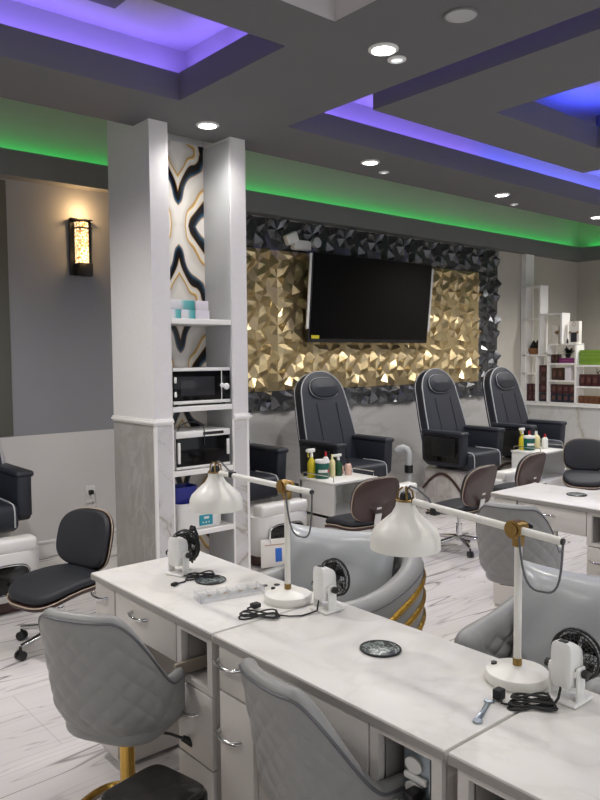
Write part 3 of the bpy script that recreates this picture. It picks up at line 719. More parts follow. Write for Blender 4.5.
# ------------------------------------------------------------------ salon armchairs with gold bands
def make_armchair(label, loc, rz):
    """local: faces -x; back at +x"""
    t = thing('tub_armchair', label, 'armchair', loc, rz)
    PH, H0 = 2.2, .048; RX, RY = .315, .29
    def pl_(phi, off=0.0):
        c, q = cos(phi), sin(phi); n = 2.7; m = (abs(c) ** n + abs(q) ** n) ** (-1 / n)
        x = (RX if c > 0 else RX * 1.25) * c * m; y = RY * q * m
        nx, ny = (abs(c * m) ** (n - 1)) * math.copysign(1, c), (abs(q * m) ** (n - 1)) * math.copysign(1, q)
        L = sqrt(nx * nx + ny * ny); return Vector((x + off * nx / L, y + off * ny / L, 0))
    def zt(phi): return top_h(phi, .80, .675, .4, 2.0)
    def section(phi, k):
        h = H0 * k; z1 = zt(phi) - H0; pts = []
        for q in range(13):
            v = q / 12; z = .12 + (z1 - .12) * v
            p = pl_(phi, h - .03 * max(0, 1 - v * 1.6)); pts.append(Vector((p.x, p.y, z)))
        for b_ in (18, 40, 65, 90, 115, 140, 162):
            p = pl_(phi, h * cos(radians(b_))); pts.append(Vector((p.x, p.y, z1 + h * sin(radians(b_)))))
        for q in range(57):
            z = z1 + (.40 - z1) * q / 56; e = min(1, q / 9) * max(0, min(1, (PH - abs(phi)) * 6))
            p = pl_(phi, -h - k * .016 * (quilt(phi * 10, (z - .4) * 42) - .5) * e); pts.append(Vector((p.x, p.y, z)))
        return pts
    obj('shell', shell_loft(section, PH, 220, H0, .33), 'grey_leather', t, 60)
    def rim(phi): p = pl_(phi, H0 * .98); return Vector((p.x, p.y, zt(phi) - H0 + .002))
    obj('seam_piping', B().tube([rim(-PH + 2 * PH * u / 70) for u in range(71)], .004, 6), 'grey_dark', t)
    obj('seat_cushion', B().pad(sup(.27, .228, 5, 48, -.03, 0), .26, .43, .04, XY, 4, .02), 'grey_leather', t)
    obj('seat_base', B().pad(sup(.31, .29, 5, 48, -.03, 0), .08, .27, .03, XY, 3), 'grey_leather', t)
    for sgn in (-1, 1):
        for k in range(3):
            f = lambda u, v, sgn=sgn, k=k: (lambda phi, z: (lambda p: Vector((p.x, p.y, z)))(pl_(phi, H0 + .003 + .009 * sin(pi * v))))(sgn * (.1 + 1.95 * u),   (.72 - .085 * k) - .34 * max(0, u - .3) ** 1.2 - (.046 * (1 - .3 * u)) * v)
            obj('gold_band', B().grid(f, 36, 6), 'gold_band', t)
    for sx in (-.24, .22):
        for sy in (-.2, .2): obj('foot', B().rod((sx, sy, .09), (sx, sy, 0), .02, .014), 'gold', t)
    return t
arm1 = make_armchair('grey tub armchair with gold bands behind the left fan and lamp', (2.185, 2.33, 0), radians(-4))
arm2 = dup(arm1, (2.35, 1.30, 0), radians(-4), 'grey tub armchair with quilted inner arm behind the right lamp pole')
def make_pillow(label, loc, rz, tilt, w=.275, h=.215):
    b = B()
    def f(u, v, s):
        a, c = u * 2 - 1, v * 2 - 1
        pinch = 1 - .07 * (1 - abs(a) ** 2) * abs(c) ** 3; pinch2 = 1 - .07 * (1 - abs(c) ** 2) * abs(a) ** 3
        th = .075 * (max(0, (1 - a ** 4) * (1 - c ** 4))) ** .55 + .002 + .004 * sin(9 * a + 4 * c) * (1 - a * a) * (1 - c * c)
        return Vector((s * th, a * w * pinch2, h + c * h * pinch))
    b.grid(lambda u, v: f(u, v, -1), 30, 24); b.grid(lambda u, v: f(u, v, 1), 30, 24)
    bmesh.ops.remove_doubles(b.bm, verts=b.bm.verts, dist=.0001)
    o = obj('cushion', b, 'silver_vinyl', None, 70); o.location = loc; o.rotation_euler = (0, tilt, rz)
    return tag(o, label, 'cushion')
make_pillow('shiny silver grey cushion leaning in the armchair behind the left fan', (2.19, 2.36, .455), radians(26), radians(14))
make_pillow('shiny silver grey cushion leaning in the armchair behind the right fan', (2.36, 1.28, .455), radians(8), radians(14))

# ------------------------------------------------------------------ rolling stools
def make_stool(label, loc, rz):
    """local: faces +y"""
    t = thing('rolling_stool', label, 'stool', loc, rz)
    bend = lambda b, k: [setattr(v.co, 'z', v.co.z - k * max(0, v.co.y) ** 2 + .25 * max(0, -v.co.y - .1) ** 2 * 4) for v in b.bm.verts] and b
    o = sup(.22, .235, 3.2, 48, 0, .025)
    obj('seat_shell', bend(B().pad(o, .335, .36, .008, XY, 2), .9), 'walnut', t)
    se = obj('seat', bend(B().pad([(x * .98, y * .98) for x, y in o], .362, .41, .022, XY, 4, .01), .9), 'black_fabric', t)
    obj('seat_edge', bend(B().tube([(x * 1.005, y * 1.005, .36) for x, y in o], .0036, 6, True), .9), 'ply', t)
    fr = frame((0, -.20, .41), (-1, 0, 0), (0, -.24, 1))      # normal points to +y (the sitter)
    bo = sup(.222, .175, 3.0, 48, 0, .165)
    def cup(b):
        for v in b.bm.verts: v.co.y += .9 * v.co.x ** 2
        return b
    bs = obj('back_shell', cup(B().pad(bo, -.012, .006, .006, fr, 2)), 'walnut', t)
    obj('back_cushion', cup(B().pad([(x * .97, .165 + (y - .165) * .97) for x, y in bo], .008, .05, .02, fr, 4, .01)), 'black_fabric', t)
    obj('back_edge', cup(B().tube([fr[0] + fr[1] * x * 1.005 + fr[2] * (.165 + (y - .165) * 1.005) + fr[3] * .006 for x, y in bo], .0036, 6, True)), 'ply', t)
    p = lambda s, q, n: fr[0] + fr[1] * s + fr[2] * q + fr[3] * n
    b = B(); b.rings([[p(s * .022, .10 + q * .008, n) for s, q in ((-1, -1), (1, -1), (1, 1), (-1, 1))] for n in (-.0125, -.016)])
    obj('back_label', b, 'paper', bs, 0)
    b = B(); b.rings([[p(s * .028, q, n) for s, q in ((-1, -.09), (1, -.09), (1, .055), (-1, .055))] for n in (-.013, -.022)])
    b.tube([(0, -.215, .36), (0, -.16, .33), (0, 0, .33)], .014, 8)
    obj('back_bracket', b, 'white', t)
    obj('gas_lift', B().rod((0, 0, .08), (0, 0, .22), .026).rod((0, 0, .2), (0, 0, .335), .015), 'chrome', t)
    obj('lift_plate', B().box(-.08, .08, -.1, .1, .322, .337, .004), 'black', t)
    for k in range(5):
        a = 2 * pi * k / 5 + .3; c, q = cos(a), sin(a)
        lg = obj('leg', B().tube([(.02 * c, .02 * q, .11), (.14 * c, .14 * q, .095), (.265 * c, .265 * q, .075)], [.02, .017, .013], 10), 'chrome', t)
        b = B()
        for s_ in (-1, 1): b.rod((.265 * c - q * s_ * .006, .265 * q + c * s_ * .006, .027), (.265 * c - q * s_ * .022, .265 * q + c * s_ * .022, .027), .026)
        b.rod((.265 * c, .265 * q, .03), (.265 * c, .265 * q, .075), .008)
        obj('castor', b, 'black', lg)
    return t
st = make_stool('walnut-backed rolling stool in front of the leftmost bottle cabinet', (4.02, 4.02, 0), radians(-6))
dup(st, (5.02, 3.83, 0), radians(4), 'walnut-backed rolling stool in the middle with its chrome base showing, left of another')
dup(st, (6.02, 3.98, 0), radians(4), 'walnut-backed rolling stool just behind the desk across the aisle, below the right bottle cabinet')
dup(st, (7.18, 3.87, 0), radians(118), 'rolling stool turned to face the room, black cushions, at the right edge')
dup(st, (1.64, 4.07, 0), radians(106), 'rolling stool with pale plywood edges at far left beside the pillar')

# ------------------------------------------------------------------ pedicure spa chairs
def make_spa(label, loc, rz=0, scale=None):
    """local: faces -y, y=0 at the arm fronts"""
    t = thing('pedicure_chair', label, 'spa chair', loc, rz, None, scale)
    obj('base', B().pad(sup(.29, .28, 6, 40, 0, .32), 0, .42, .05, XY, 4), 'tub', t)
    for sx in (-1, 1): obj('base_trim', B().tube([(sx * .296, .04 + .52 * k / 16, .20 + .17 * sin(pi * k / 16)) for k in range(17)], .014, 8), 'mahog', t)
    # tub with an open bowl
    def ring(hx, hy, z, cy=-.2): return [(x, y, z) for x, y in sup(hx, hy, 4.5, 44, 0, cy)]
    tb = obj('foot_tub', B().rings([ring(.24, .2, .07), ring(.275, .235, .12), ring(.285, .245, .34), ring(.28, .24, .375), ring(.265, .225, .385), ring(.24, .2, .37), ring(.2, .16, .22), ring(.12, .1, .18)]), 'white', t)
    obj('tub_plinth', B().pad(sup(.25, .21, 4.5, 40, 0, -.19), 0, .09, .02, XY, 2), 'mahog', tb)
    obj('drain_knob', B().lathe([(.03, 0), (.03, .02), (.02, .03), (.001, .03)], (-.2, -.1, .383), 20, True, False), 'grey_dark', tb)
    obj('foot_rest', B().box(-.24, .24, -.44, -.31, .37, .46, .025, 3), 'white', tb)
    fr = frame((0, -.447, .22), (1, 0, 0), (0, 0, 1))
    obj('tub_window', B().pad(sup(.17, .085, 4, 32), -.004, .004, .003, fr, 2), 'black_gloss', tb)
    obj('window_rim', B().tube([fr[0] + fr[1] * x + fr[2] * y + fr[3] * .004 for x, y in sup(.175, .09, 4, 40)], .008, 8, True), 'chrome', tb)
    obj('seat', B().box(-.262, .262, -.06, .46, .42, .60, .045, 4), 'black_leather', t)
    for sx in (-1, 1): obj('seat_piping', B().tube([(sx * .225, .25, .602), (sx * .225, .05, .603), (sx * .225, -.03, .597), (sx * .225, -.055, .575), (sx * .225, -.064, .52), (sx * .225, -.062, .45)], .006, 6), 'piping', t)
    for sx in (-1, 1):
        prof = [(.0, .50), (.03, .47), (.44, .45), (.52, .50), (.53, .78), (.5, .80), (.02, .80), (-.02, .78)]
        x0, x1 = sorted((sx * .264, sx * .368))
        tbm = bmesh.new(); v0 = [tbm.verts.new((x0, y, z)) for y, z in prof]; v1 = [tbm.verts.new((x1, y, z)) for y, z in prof]
        tbm.faces.new(v0); tbm.faces.new(v1[::-1])
        for k in range(len(prof)): tbm.faces.new((v0[k], v1[k], v1[(k + 1) % len(prof)], v0[(k + 1) % len(prof)]))
        bmesh.ops.recalc_face_normals(tbm, faces=tbm.faces)
        bmesh.ops.bevel(tbm, geom=list(tbm.edges), offset=.022, segments=3, profile=.5, affect='EDGES')
        b = B(); b._merge(tbm)
        ar = obj('armrest', b, 'black_leather', t)
        x0, x1 = sorted((sx * .366, sx * .38))
        obj('side_panel', B().box(x0, x1, .03, .48, .5, .755, .006), 'black_gloss', ar)
        x0, x1 = sorted((sx * .379, sx * .393))
        obj('side_tray', B().box(x0, x1, .07, .36, .56, .74, .006), 'black', ar)
        x0, x1 = sorted((sx * .256, sx * .385))
        obj('arm_cap', B().box(x0, x1, -.025, .52, .765, .808, .02, 3), 'black_leather', ar)
    # backrest
    a = radians(17); fr = frame((0, .43, .50), (-1, 0, 0), (0, sin(a), cos(a)))
    fr = (fr[0], Vector((1, 0, 0)), Vector((0, sin(a), cos(a))), Vector((0, -cos(a), sin(a))))
    L = .94; out = []
    for k in range(13): q = k / 12; out.append((.345 - .05 * q * q, q * .74 * L))
    for k in range(1, 24): w = pi * k / 24; out.append((.295 * cos(w), (.74 + .26 * sin(w)) * L))
    for k in range(13): q = 1 - k / 12; out.append((-(.345 - .05 * q * q), q * .74 * L))
    bk = obj('backrest', B().pad(out, -.07, .07, .035, fr, 4, .012), 'black_leather', t)
    P3 = lambda x, y, d, k=1.0: fr[0] + fr[1] * x * k + fr[2] * (.5 + (y - .5) * (1 - (1 - k) * .6)) + fr[3] * d
    obj('back_piping', B().tube([P3(x, y, .064, .975) for x, y in out], .006, 6), 'piping', bk); obj('back_piping', B().tube([P3(x, y, -.03, 1.003) for x, y in out], .005, 6), 'piping', bk)
    for sx in (-1, 1): obj('back_seam', B().tube([P3(sx * .13, .02 + q * .06, .083) for q in range(11)], .003, 6), 'black', bk)
    ho = sup(.185, .098, 2.5, 36, 0, .765)
    h = obj('headrest', B().pad(ho, .07, .115, .02, fr, 4, .015), 'black_leather', bk)
    return t, fr, ho, h
spa, fr, ho, h0 = make_spa('black leather pedicure spa chair nearest the pillar on the gold-panel wall', (4.90, 4.82, 0), 0, (1, 1, 1.06))
o = obj('headrest_piping', B().tube([fr[0] + fr[1] * x * 1.0 + fr[2] * (.765 + (y - .765)) + fr[3] * .092 for x, y in ho], .005, 6, True), 'piping', h0)
# piping belongs to the headrest (sub-part of a part): lift the headrest to part level
h0.parent = spa
dup(spa, (6.45, 4.62, 0), 0, 'black leather pedicure spa chair in the middle, its glossy side tray showing')
dup(spa, (7.61, 4.56, 0), 0, 'black leather pedicure spa chair farthest right beside the display shelf')
dup(spa, (3.66, 4.92, 0), 0, 'black spa chair half hidden behind the right side of the pillar')
dup(spa, (1.54, 5.19, 0), 0, 'black spa chair cut by the left edge in front of the grey wall')

t = thing('drain_pipe', 'grey elbow pipe rising from the floor behind the middle spa chair', 'pipe', (5.83, 5.1, 0))
obj('pipe', B().tube([(0, 0, .0), (0, 0, .55), (0, .0, .63), (-.012, .012, .665), (-.04, .035, .685), (-.075, .07, .675), (-.09, .085, .645)], .034, 14), 'tub_grey', t)
obj('pipe_sleeve', B().rod((0, 0, .42), (0, 0, .5), .044).rod((0, 0, 0), (0, 0, .1), .044), 'black', t)

# paper card with a blue tag hung on the hidden spa chair's tub
t = thing('hanging_card', 'white card with a blue square tag hung on the tub beside the pillar', 'sign', (3.515, 4.44, .012))
mt = Matrix.Rotation(radians(-8), 4, 'X') @ Matrix.Rotation(radians(5), 4, 'Y')
def tl(b): bmesh.ops.transform(b.bm, matrix=mt, verts=b.bm.verts); return b
obj('card', tl(B().box(-.14, .14, -.003, .0, .0, .215, .001)), 'paper', t)
obj('blue_tag', tl(B().box(.0, .065, -.005, -.003, .035, .14, .001)), 'blue_tag', t)
obj('tape_strip', tl(B().box(-.1, .1, -.005, -.003, .165, .172)), 'tanwood', t)

# ------------------------------------------------------------------ bottle cabinets and bottles
def make_cabinet(label, x0, x1, y0, y1, zt):
    t = thing('side_cabinet', label, 'cabinet', ((x0 + x1) / 2, (y0 + y1) / 2, 0)); w, d = (x1 - x0) / 2, (y1 - y0) / 2
    b = B().box(-w, -w + .02, -d, d, .02, zt - .02).box(w - .02, w, -d, d, .02, zt - .02).box(-w, w, d - .02, d, .02, zt - .02).box(-w, w, -d, d, .02, .05).box(-w, w, -d, d - .02, zt - .30, zt - .28)
    obj('carcass', b, 'white', t, 0)
    obj('top', B().box(-w - .008, w + .008, -d - .008, d + .008, zt - .02, zt, .004), 'white', t)
    obj('drawer_front', B().box(-w, w, -d - .012, -d, .05, zt - .3, .003), 'white', t)
    obj('tag', B().box(-w + .03, -w + .09, -d - .0145, -d - .0125, zt - .345, zt - .32), 'black', t)
    b = B()
    for sx in (-1, 1): b.tube([(sx * w * .94, -d * .9, zt), (sx * w * .94, -d * .9, zt + .045), (sx * w * .94, d * .9, zt + .045), (sx * w * .94, d * .9, zt)], .005, 6)
    b.tube([(-w * .94, d * .9, zt + .045), (w * .94, d * .9, zt + .045)], .005, 6)
    obj('rail', b, 'chrome', t)
    for sx in (-1, 1):
        for sy in (-1, 1): obj('castor', B().rod((sx * w * .8 - .01, sy * d * .8, .02), (sx * w * .8 + .01, sy * d * .8, .02), .02), 'black', t)
Z1, Z2 = .62, .62
make_cabinet('white open-front cabinet carrying bottles beside the first spa chair', 4.03, 4.53, 4.32, 4.74, Z1)
make_cabinet('white cabinet carrying bottles between the middle and right spa chairs', 6.83, 7.31, 4.17, 4.52, Z2)
def spray(label, x, y, z, body, h, trig='white'):
    t = thing('spray_bottle', label, 'bottle', (x, y, z + .001))
    obj('bottle', B().lathe([(.033, 0), (.036, .006), (.036, h * .45), (.03, h * .56), (.014, h * .66), (.013, h * .72), (.001, h * .72)], seg=24, cap1=False), body, t)
    n = obj('trigger_head', B().box(-.05, .035, -.012, .012, h * .86, h * .98, .006).rod((0, 0, h * .7), (0, 0, h * .88), .014, .011).rod((-.05, 0, h * .93), (-.062, 0, h * .93), .006), trig, t)
    obj('trigger', B().tube([(-.03, 0, h * .88), (-.04, 0, h * .78), (-.034, 0, h * .7)], .006, 6), body, n)
def jar(label, x, y, z, r, h, body, lab=True):
    t = thing('jar', label, 'jar', (x, y, z + .001))
    obj('body', B().lathe([(r * .93, 0), (r, .006), (r, h * .8), (r * .96, h * .84), (.001, h * .84)], seg=32, cap1=False), body, t)
    obj('lid', B().lathe([(r * 1.03, h * .84), (r * 1.04, h * .86), (r * 1.04, h * .97), (r, h), (.001, h)], seg=32, cap1=False), 'white', t)
    if lab:
        b = B(); b.grid(lambda u, v: Vector((r * 1.01 * cos(radians(-165 + 80 * u)), r * 1.01 * sin(radians(-165 + 80 * u)), h * (.34 + .16 * v))), 10, 2)
        l = obj('label_band', b, 'paper', t)
        b = B(); b.grid(lambda u, v: Vector((r * 1.02 * cos(radians(-85 + 22 * u)), r * 1.02 * sin(radians(-85 + 22 * u)), h * (.32 + .2 * v))), 6, 2)
        obj('label_dot', b, 'red', t)
def bottle(label, x, y, z, r, h, body, cap, style='cap'):
    t = thing('bottle', label, 'bottle', (x, y, z + .001))
    obj('bottle_body', B().lathe([(r * .92, 0), (r, .005), (r, h * .62), (r * .8, h * .72), (r * .35, h * .8), (.001, h * .8)], seg=24, cap1=False), body, t)
    if style == 'pump': obj('pump', B().rod((0, 0, h * .78), (0, 0, h * .86), r * .5).rod((0, 0, h * .86), (0, 0, h * .95), r * .15).box(-r * .9, r * .3, -r * .2, r * .2, h * .93, h, .003), cap, t)
    else: obj('cap', B().rod((0, 0, h * .78), (0, 0, h), r * .42, r * .3), cap, t)
spray('yellow spray bottle with white trigger on the left bottle cabinet', 4.09, 4.66, Z1, 'yellow', .25)
jar('dark green tub jar with white lid on the left bottle cabinet', 4.135, 4.575, Z1, .06, .155, 'green_dk')
bottle('white bottle with red nozzle behind the green jar on the left cabinet', 4.28, 4.69, Z1, .03, .2, 'white', 'red')
bottle('tall cream lotion bottle right of the green jar on the left cabinet', 4.245, 4.57, Z1, .026, .19, 'cream', 'cream')
spray('dark green spray bottle with white trigger on the left bottle cabinet', 4.325, 4.58, Z1, 'green_dk2', .19)
bottle('small pink bottle with black pump at the right on the left cabinet', 4.41, 4.545, Z1, .03, .13, 'pink', 'black', 'pump')
bottle('small pale pink bottle with plain cap between green spray and black pump', 4.405, 4.63, Z1, .026, .09, 'pink', 'white')
spray('yellow spray bottle with white trigger on the right bottle cabinet', 6.95, 4.47, Z2, 'yellow', .24)
jar('dark green tub jar with white lid on the right bottle cabinet', 6.985, 4.41, Z2, .063, .15, 'green_dk')
bottle('cream lotion bottle right of the green jar on the right cabinet', 7.14, 4.42, Z2, .042, .19, 'cream', 'white')
bottle('white bottle with a red band and nozzle on the right cabinet', 7.2, 4.35, Z2, .033, .16, 'white', 'red')
bottle('slim white bottle behind the green jar on the right cabinet', 7.10, 4.48, Z2, .028, .19, 'white', 'red')

# ------------------------------------------------------------------ things on the niche shelves
def carton(label, x0, x1, z0, z1, m, y0=5.33, y1=5.43):
    o = obj('product_carton', B().box(x0, x1, y0, y1, z0, z1, .003).box(x0 + .02, x1 - .03, y0 - .0008, y0 + .001, z0 + .02, z0 + .025).box(x0 + .02, x0 + .06, y0 - .0008, y0 + .001, z0 + .035, z0 + .039), m, None)
    tag(o, label, 'box', 'cartons on the niche top shelf')
za = 1.9045
carton('teal-ended white carton at lower left of the carton stack in the niche', 2.503, 2.596, za, za + .062, 'carton', 4.265, 4.345)
carton('white and teal carton in the middle of the lower carton row', 2.60, 2.708, za, za + .062, 'carton', 4.265, 4.345)
carton('plain white carton at lower right of the carton stack', 2.712, 2.824, za, za + .062, 'carton_plain', 4.265, 4.345)
carton('long white carton with teal end at upper left of the stack', 2.504, 2.704, za + .0625, za + .124, 'carton', 4.265, 4.345)
carton('plain white carton at upper right of the carton stack', 2.712, 2.816, za + .0625, za + .124, 'carton_plain', 4.265, 4.345)
t = thing('microwave', 'black-fronted microwave oven on the second niche shelf', 'microwave', (2.74, 4.24, 1.3195), scale=(.8, .8, .8))
obj('case', B().box(-.285, .282, .012, .36, .016, .32, .008), 'white', t)
d = obj('door', B().box(-.283, .19, -.006, .012, .045, .293, .004), 'glass_dark', t)
obj('window', B().box(-.215, .12, -.0085, -.005, .085, .245, .002), 'window_dark', d)
obj('handle_peg', B().box(-.28, -.26, -.02, -.005, .08, .125, .004).box(-.28, -.26, -.02, -.005, .195, .245, .004), 'white', d)
p = obj('control_panel', B().box(.195, .282, -.006, .012, .045, .293, .003), 'glass_dark', t)
obj('trim_bar', B().box(-.285, .283, -.007, .014, .293, .32, .003).box(-.285, .283, -.007, .014, .018, .045, .003).box(.19, .196, -.008, .01, .045, .293), 'white', t)
for x, z, r in ((.195, .165, .019), (.238, .155, .028)): obj('knob', B().rings([[(x + r * q * cos(a), y, z + r * q * sin(a)) for a in [2 * pi * k / 20 for k in range(20)]] for y, q in ((-.006, 1), (-.02, 1), (-.024, .8))]), 'white', p)
for x in (-.24, .24): obj('foot', B().rod((x, .03, 0), (x, .03, .018), .012), 'black', t)
t = thing('towel_steriliser', 'black glass towel steriliser with white side pulls on the third niche shelf', 'steriliser', (2.742, 4.24, .8905), scale=(.8, .8, .8))
obj('case', B().box(-.27, .27, .012, .34, .008, .325, .012), 'white', t)
d = obj('door', B().box(-.265, .262, -.006, .012, .03, .268, .004), 'glass_dark', t)
obj('door_pull', B().box(-.262, -.238, -.022, -.005, .06, .235, .005), 'white', d)
obj('door_pull', B().box(.232, .256, -.022, -.005, .10, .235, .005), 'white', d)
obj('top_trim', B().box(-.272, .272, -.01, .02, .27, .325, .006).box(-.27, .27, -.008, .015, .008, .03, .003), 'white', t)
obj('control_strip', B().box(-.01, .2, -.013, -.009, .285, .31, .003), 'black', t)
obj('cord', B().tube([(-.19, .1, .326), (-.17, .09, .37), (-.1, .08, .395), (-.03, .04, .39), (.0, -.005, .35), (.0, -.016, .31), (.0, -.014, .2)], .005, 8), 'black', t)
t = thing('foot_bath', 'white foot bath with a teal label on the lowest niche shelf', 'foot bath', (2.728, 4.248, .4685), scale=(.8, .8, .8))
obj('basin', B().rings([[(x, y + .14, z) for x, y in sup(hx, hy, 5, 40)] for hx, hy, z in ((.215, .12, 0), (.228, .135, .02), (.235, .14, .2), (.238, .143, .235), (.225, .13, .235), (.2, .11, .06))]), 'white', t)
obj('teal_label', B().box(-.03, .105, -.004, .002, .03, .12, .002), 'teal', t)
obj('label_print', B().box(.015, .065, -.0055, -.003, .085, .105).box(.0, .012, -.0055, -.003, .05, .062).box(.03, .042, -.0055, -.003, .05, .062).box(.06, .07, -.0055, -.003, .05, .062), 'paper', t, 0)
t = thing('blue_tray', 'dark blue plastic tray lying in the white foot bath', 'tray', (2.63, 4.36, .57), scale=(.8, .8, .8))
b = B(); b.rings([[(x, y, z) for x, y in sup(hx, hy, 4, 32)] for hx, hy, z in ((.09, .07, -.03), (.12, .095, .2), (.128, .1, .245), (.115, .09, .245), (.08, .06, 0.0))])
obj('tray_body', b, 'blue', t)

# ------------------------------------------------------------------ stepped display shelf on the divider
t = thing('display_shelf', 'white stepped open display shelf standing on the marble divider', 'shelf unit', (9.255, 6.0, .959))
H = .028
def bd(nm, y0, y1, z0, z1): obj(nm, B().box(0, .2, y0 - 6.0, y1 - 6.0, z0 - .959, z1 - .959, .002), 'white_trim', t, 0)
for y, z0, z1 in ((5.994 - H, .959, 3.06), (5.715 - H, 1.64, 2.585), (5.38 - H, 1.775, 2.19), (5.755 - H, .959, 1.63), (5.575 - H, .959, 1.775), (5.165 - H, .959, 1.775), (4.2, .959, 1.49)):
    bd('upright', y - (.05 if z1 > 3 else 0), y + H, z0, z1)
for y0, y1, z in ((5.685, 5.967, 2.585), (5.715, 5.967, 2.125), (5.35, 5.685, 2.185), (5.547, 5.967, 1.62), (5.137, 5.547, 1.765), (5.165, 5.547, 1.50), (5.165, 5.547, 1.265), (5.755, 5.967, 1.36), (4.228, 5.137, 1.475), (4.228, 5.137, 1.19), (4.228, 5.967, .959)):
    bd('shelf_board', y0, y1, z, z + H * .8)
def pbox(label, y0, y1, z0, z1, m, grp=None, x=9.30, d=.1, strip=True, name='product_box'):
    tt = thing(name, label, 'box', (x, (y0 + y1) / 2, z0 + .0008), 0, grp); w = (y1 - y0) / 2; h = z1 - z0 - .001
    obj('carton', B().box(0, d, -w, w, 0, h, .003), m, tt)
    if strip: obj('front_print', B().box(-.0012, .0005, -w * .55, w * .45, h * .3, h * .72), 'print', tt, 0)
    return tt
ORD = ['leftmost', 'second', 'third', 'fourth', 'fifth', 'sixth']
def row(y_hi, y_lo, n, z, h, m, desc, where, grp):
    w = (y_hi - y_lo) / n
    for k in range(n):
        nm = ORD[k] if k == 0 else ('rightmost' if k == n - 1 else ORD[k] + ' from the left')
        pbox(f'{desc} box, {nm} in {where}', y_hi - (k + 1) * w + .004, y_hi - k * w - .004, z, z + h, m, grp)
T = H * .8
row(5.96, 5.765, 3, .959 + T, .125, 'box_red', 'dark', 'the bottom row of the far-left shelf compartment', 'boxes in the far left compartment')
row(5.96, 5.765, 3, .959 + T + .126, .12, 'box_red', 'dark red', 'the upper row of the far-left shelf compartment', 'boxes in the far left compartment')
for k, m_ in enumerate(('box_blue', 'box_red', 'box_brown', 'box_red')):
    pbox(f'dark box, {["lowest", "second from bottom", "third from bottom", "topmost"][k]} in the tall narrow shelf compartment', 5.59, 5.72, .959 + T + k * .128, .959 + T + k * .128 + .127, m_, 'boxes in the tall narrow compartment')
row(5.54, 5.175, 4, .959 + T, .12, 'box_blue', 'blue-black', 'the bottom row of the centre shelf compartment', 'boxes in the centre compartment')
row(5.54, 5.175, 4, .959 + T + .121, .125, 'box_red', 'dark red', 'the upper row of the centre shelf compartment', 'boxes in the centre compartment')
row(5.53, 5.36, 2, 1.265 + T, .17, 'box_brown', 'dark brown', 'the middle shelf compartment beside a white box', 'boxes in the middle compartment')
pbox('plain white box standing upright in the middle shelf compartment', 5.24, 5.33, 1.265 + T, 1.265 + T + .19, 'carton_plain', None, strip=False)
row(5.54, 5.43, 2, 1.50 + T, .12, 'box_brown', 'brown', 'the top compartment beside the dark plant', 'boxes beside the plant')
for k in range(2): pbox(f'flat purple box, {["lower", "upper"][k]} of two under the dark plant', 5.18, 5.42, 1.50 + T + k * .035, 1.50 + T + k * .035 + .034, 'box_purple', 'purple boxes under the plant', strip=False)
for k in range(4): pbox(f'flat lime green box, {["lowest", "second from bottom", "third from bottom", "topmost"][k]} of the stack at the right edge', 4.80, 5.12, 1.475 + T + k * .05, 1.475 + T + k * .05 + .049, 'box_green', 'lime green boxes', strip=False)
row(5.12, 4.76, 4, 1.19 + T, .16, 'box_red', 'maroon', 'the right compartment under the lime green stack', 'maroon boxes in the right compartment')
row(5.13, 4.76, 5, .959 + T, .1, 'box_orange', 'orange-brown', 'the bottom right shelf compartment', 'orange boxes in the bottom right compartment')
t = thing('wicker_basket', 'small brown wicker basket on the left of the display shelf', 'basket', (9.385, 5.835, 1.62 + T))
obj('basket', B().rings([[(x, y, z) for x, y in sup(hx, hy, 2.4, 32)] for hx, hy, z in ((.05, .07, 0), (.07, .105, .04), (.075, .115, .09), (.068, .105, .09), (.045, .07, .02))]), 'wicker', t)
for k, (dy, dz) in enumerate(((-.06, .10), (0, .10), (.06, .10), (-.03, .15), (.03, .15))):
    tag(obj('dark_bottle', B().lathe([(.028, -.03), (.03, .0), (.028, .02), (.012, .035), (.012, .05), (.001, .05)], (9.385, 5.835 + dy, 1.62 + T + dz), 16, True, False), 'black_gloss', None), f'dark round bottle in the wicker basket, {["front right", "front middle", "front left", "upper right", "upper left"][k]}', 'bottle', 'dark bottles in the basket')
t = thing('display_card', 'white card with a brown leaf print on the display shelf', 'card', (9.36, 5.49, 1.765 + T))
obj('card', B().box(-.004, .004, -.075, .075, .0, .25, .002), 'paper', t)
obj('easel_foot', B().box(.004, .06, -.03, .03, 0, .01), 'paper', t)
b = B()
for k in range(5):
    a = .5 + .42 * k
    b.grid(lambda u, v, a=a: Vector((-.0055, (u * .06) * cos(a) + (v - .5) * .02 * sin(pi * u) * -sin(a) - .01, .13 + (u * .07) * sin(a) + (v - .5) * .02 * sin(pi * u) * cos(a))), 6, 3)
obj('leaf_print', b, 'tanwood', t)
bottle('tiny black bottle beside the leaf print card', 9.39, 5.35, 1.765 + T, .018, .07, 'black', 'black')
t = thing('gift_box', 'tall white gift box with a dark lower half on the display shelf step', 'box', (9.34, 5.225, 1.765 + T))
obj('box_body', B().box(0, .07, -.075, .075, 0, .30, .003), 'paper', t)
obj('dark_jar', B().box(-.012, 0, -.045, .045, .02, .15, .006), 'box_blue', t)
b = B()
for s_ in (-1, 1): b.ball((-.008, s_ * .055, .15), (.01, .018, .014), 10)
obj('gold_bow', b, 'brass', t)
obj('emblem', B().tube([(-.002, .025 * cos(2 * pi * k / 16), .26 + .025 * sin(2 * pi * k / 16)) for k in range(16)], .003, 6, True), 'tanwood', t)
t = thing('potted_plant', 'bushy dark plant on the purple boxes of the display shelf', 'plant', (9.38, 5.33, 1.50 + T + .071))
obj('pot', B().lathe([(.03, 0), (.04, .05), (.036, .05), (.001, .045)], seg=20, cap1=False), 'black', t)
b = B(); rr = random.Random(9)
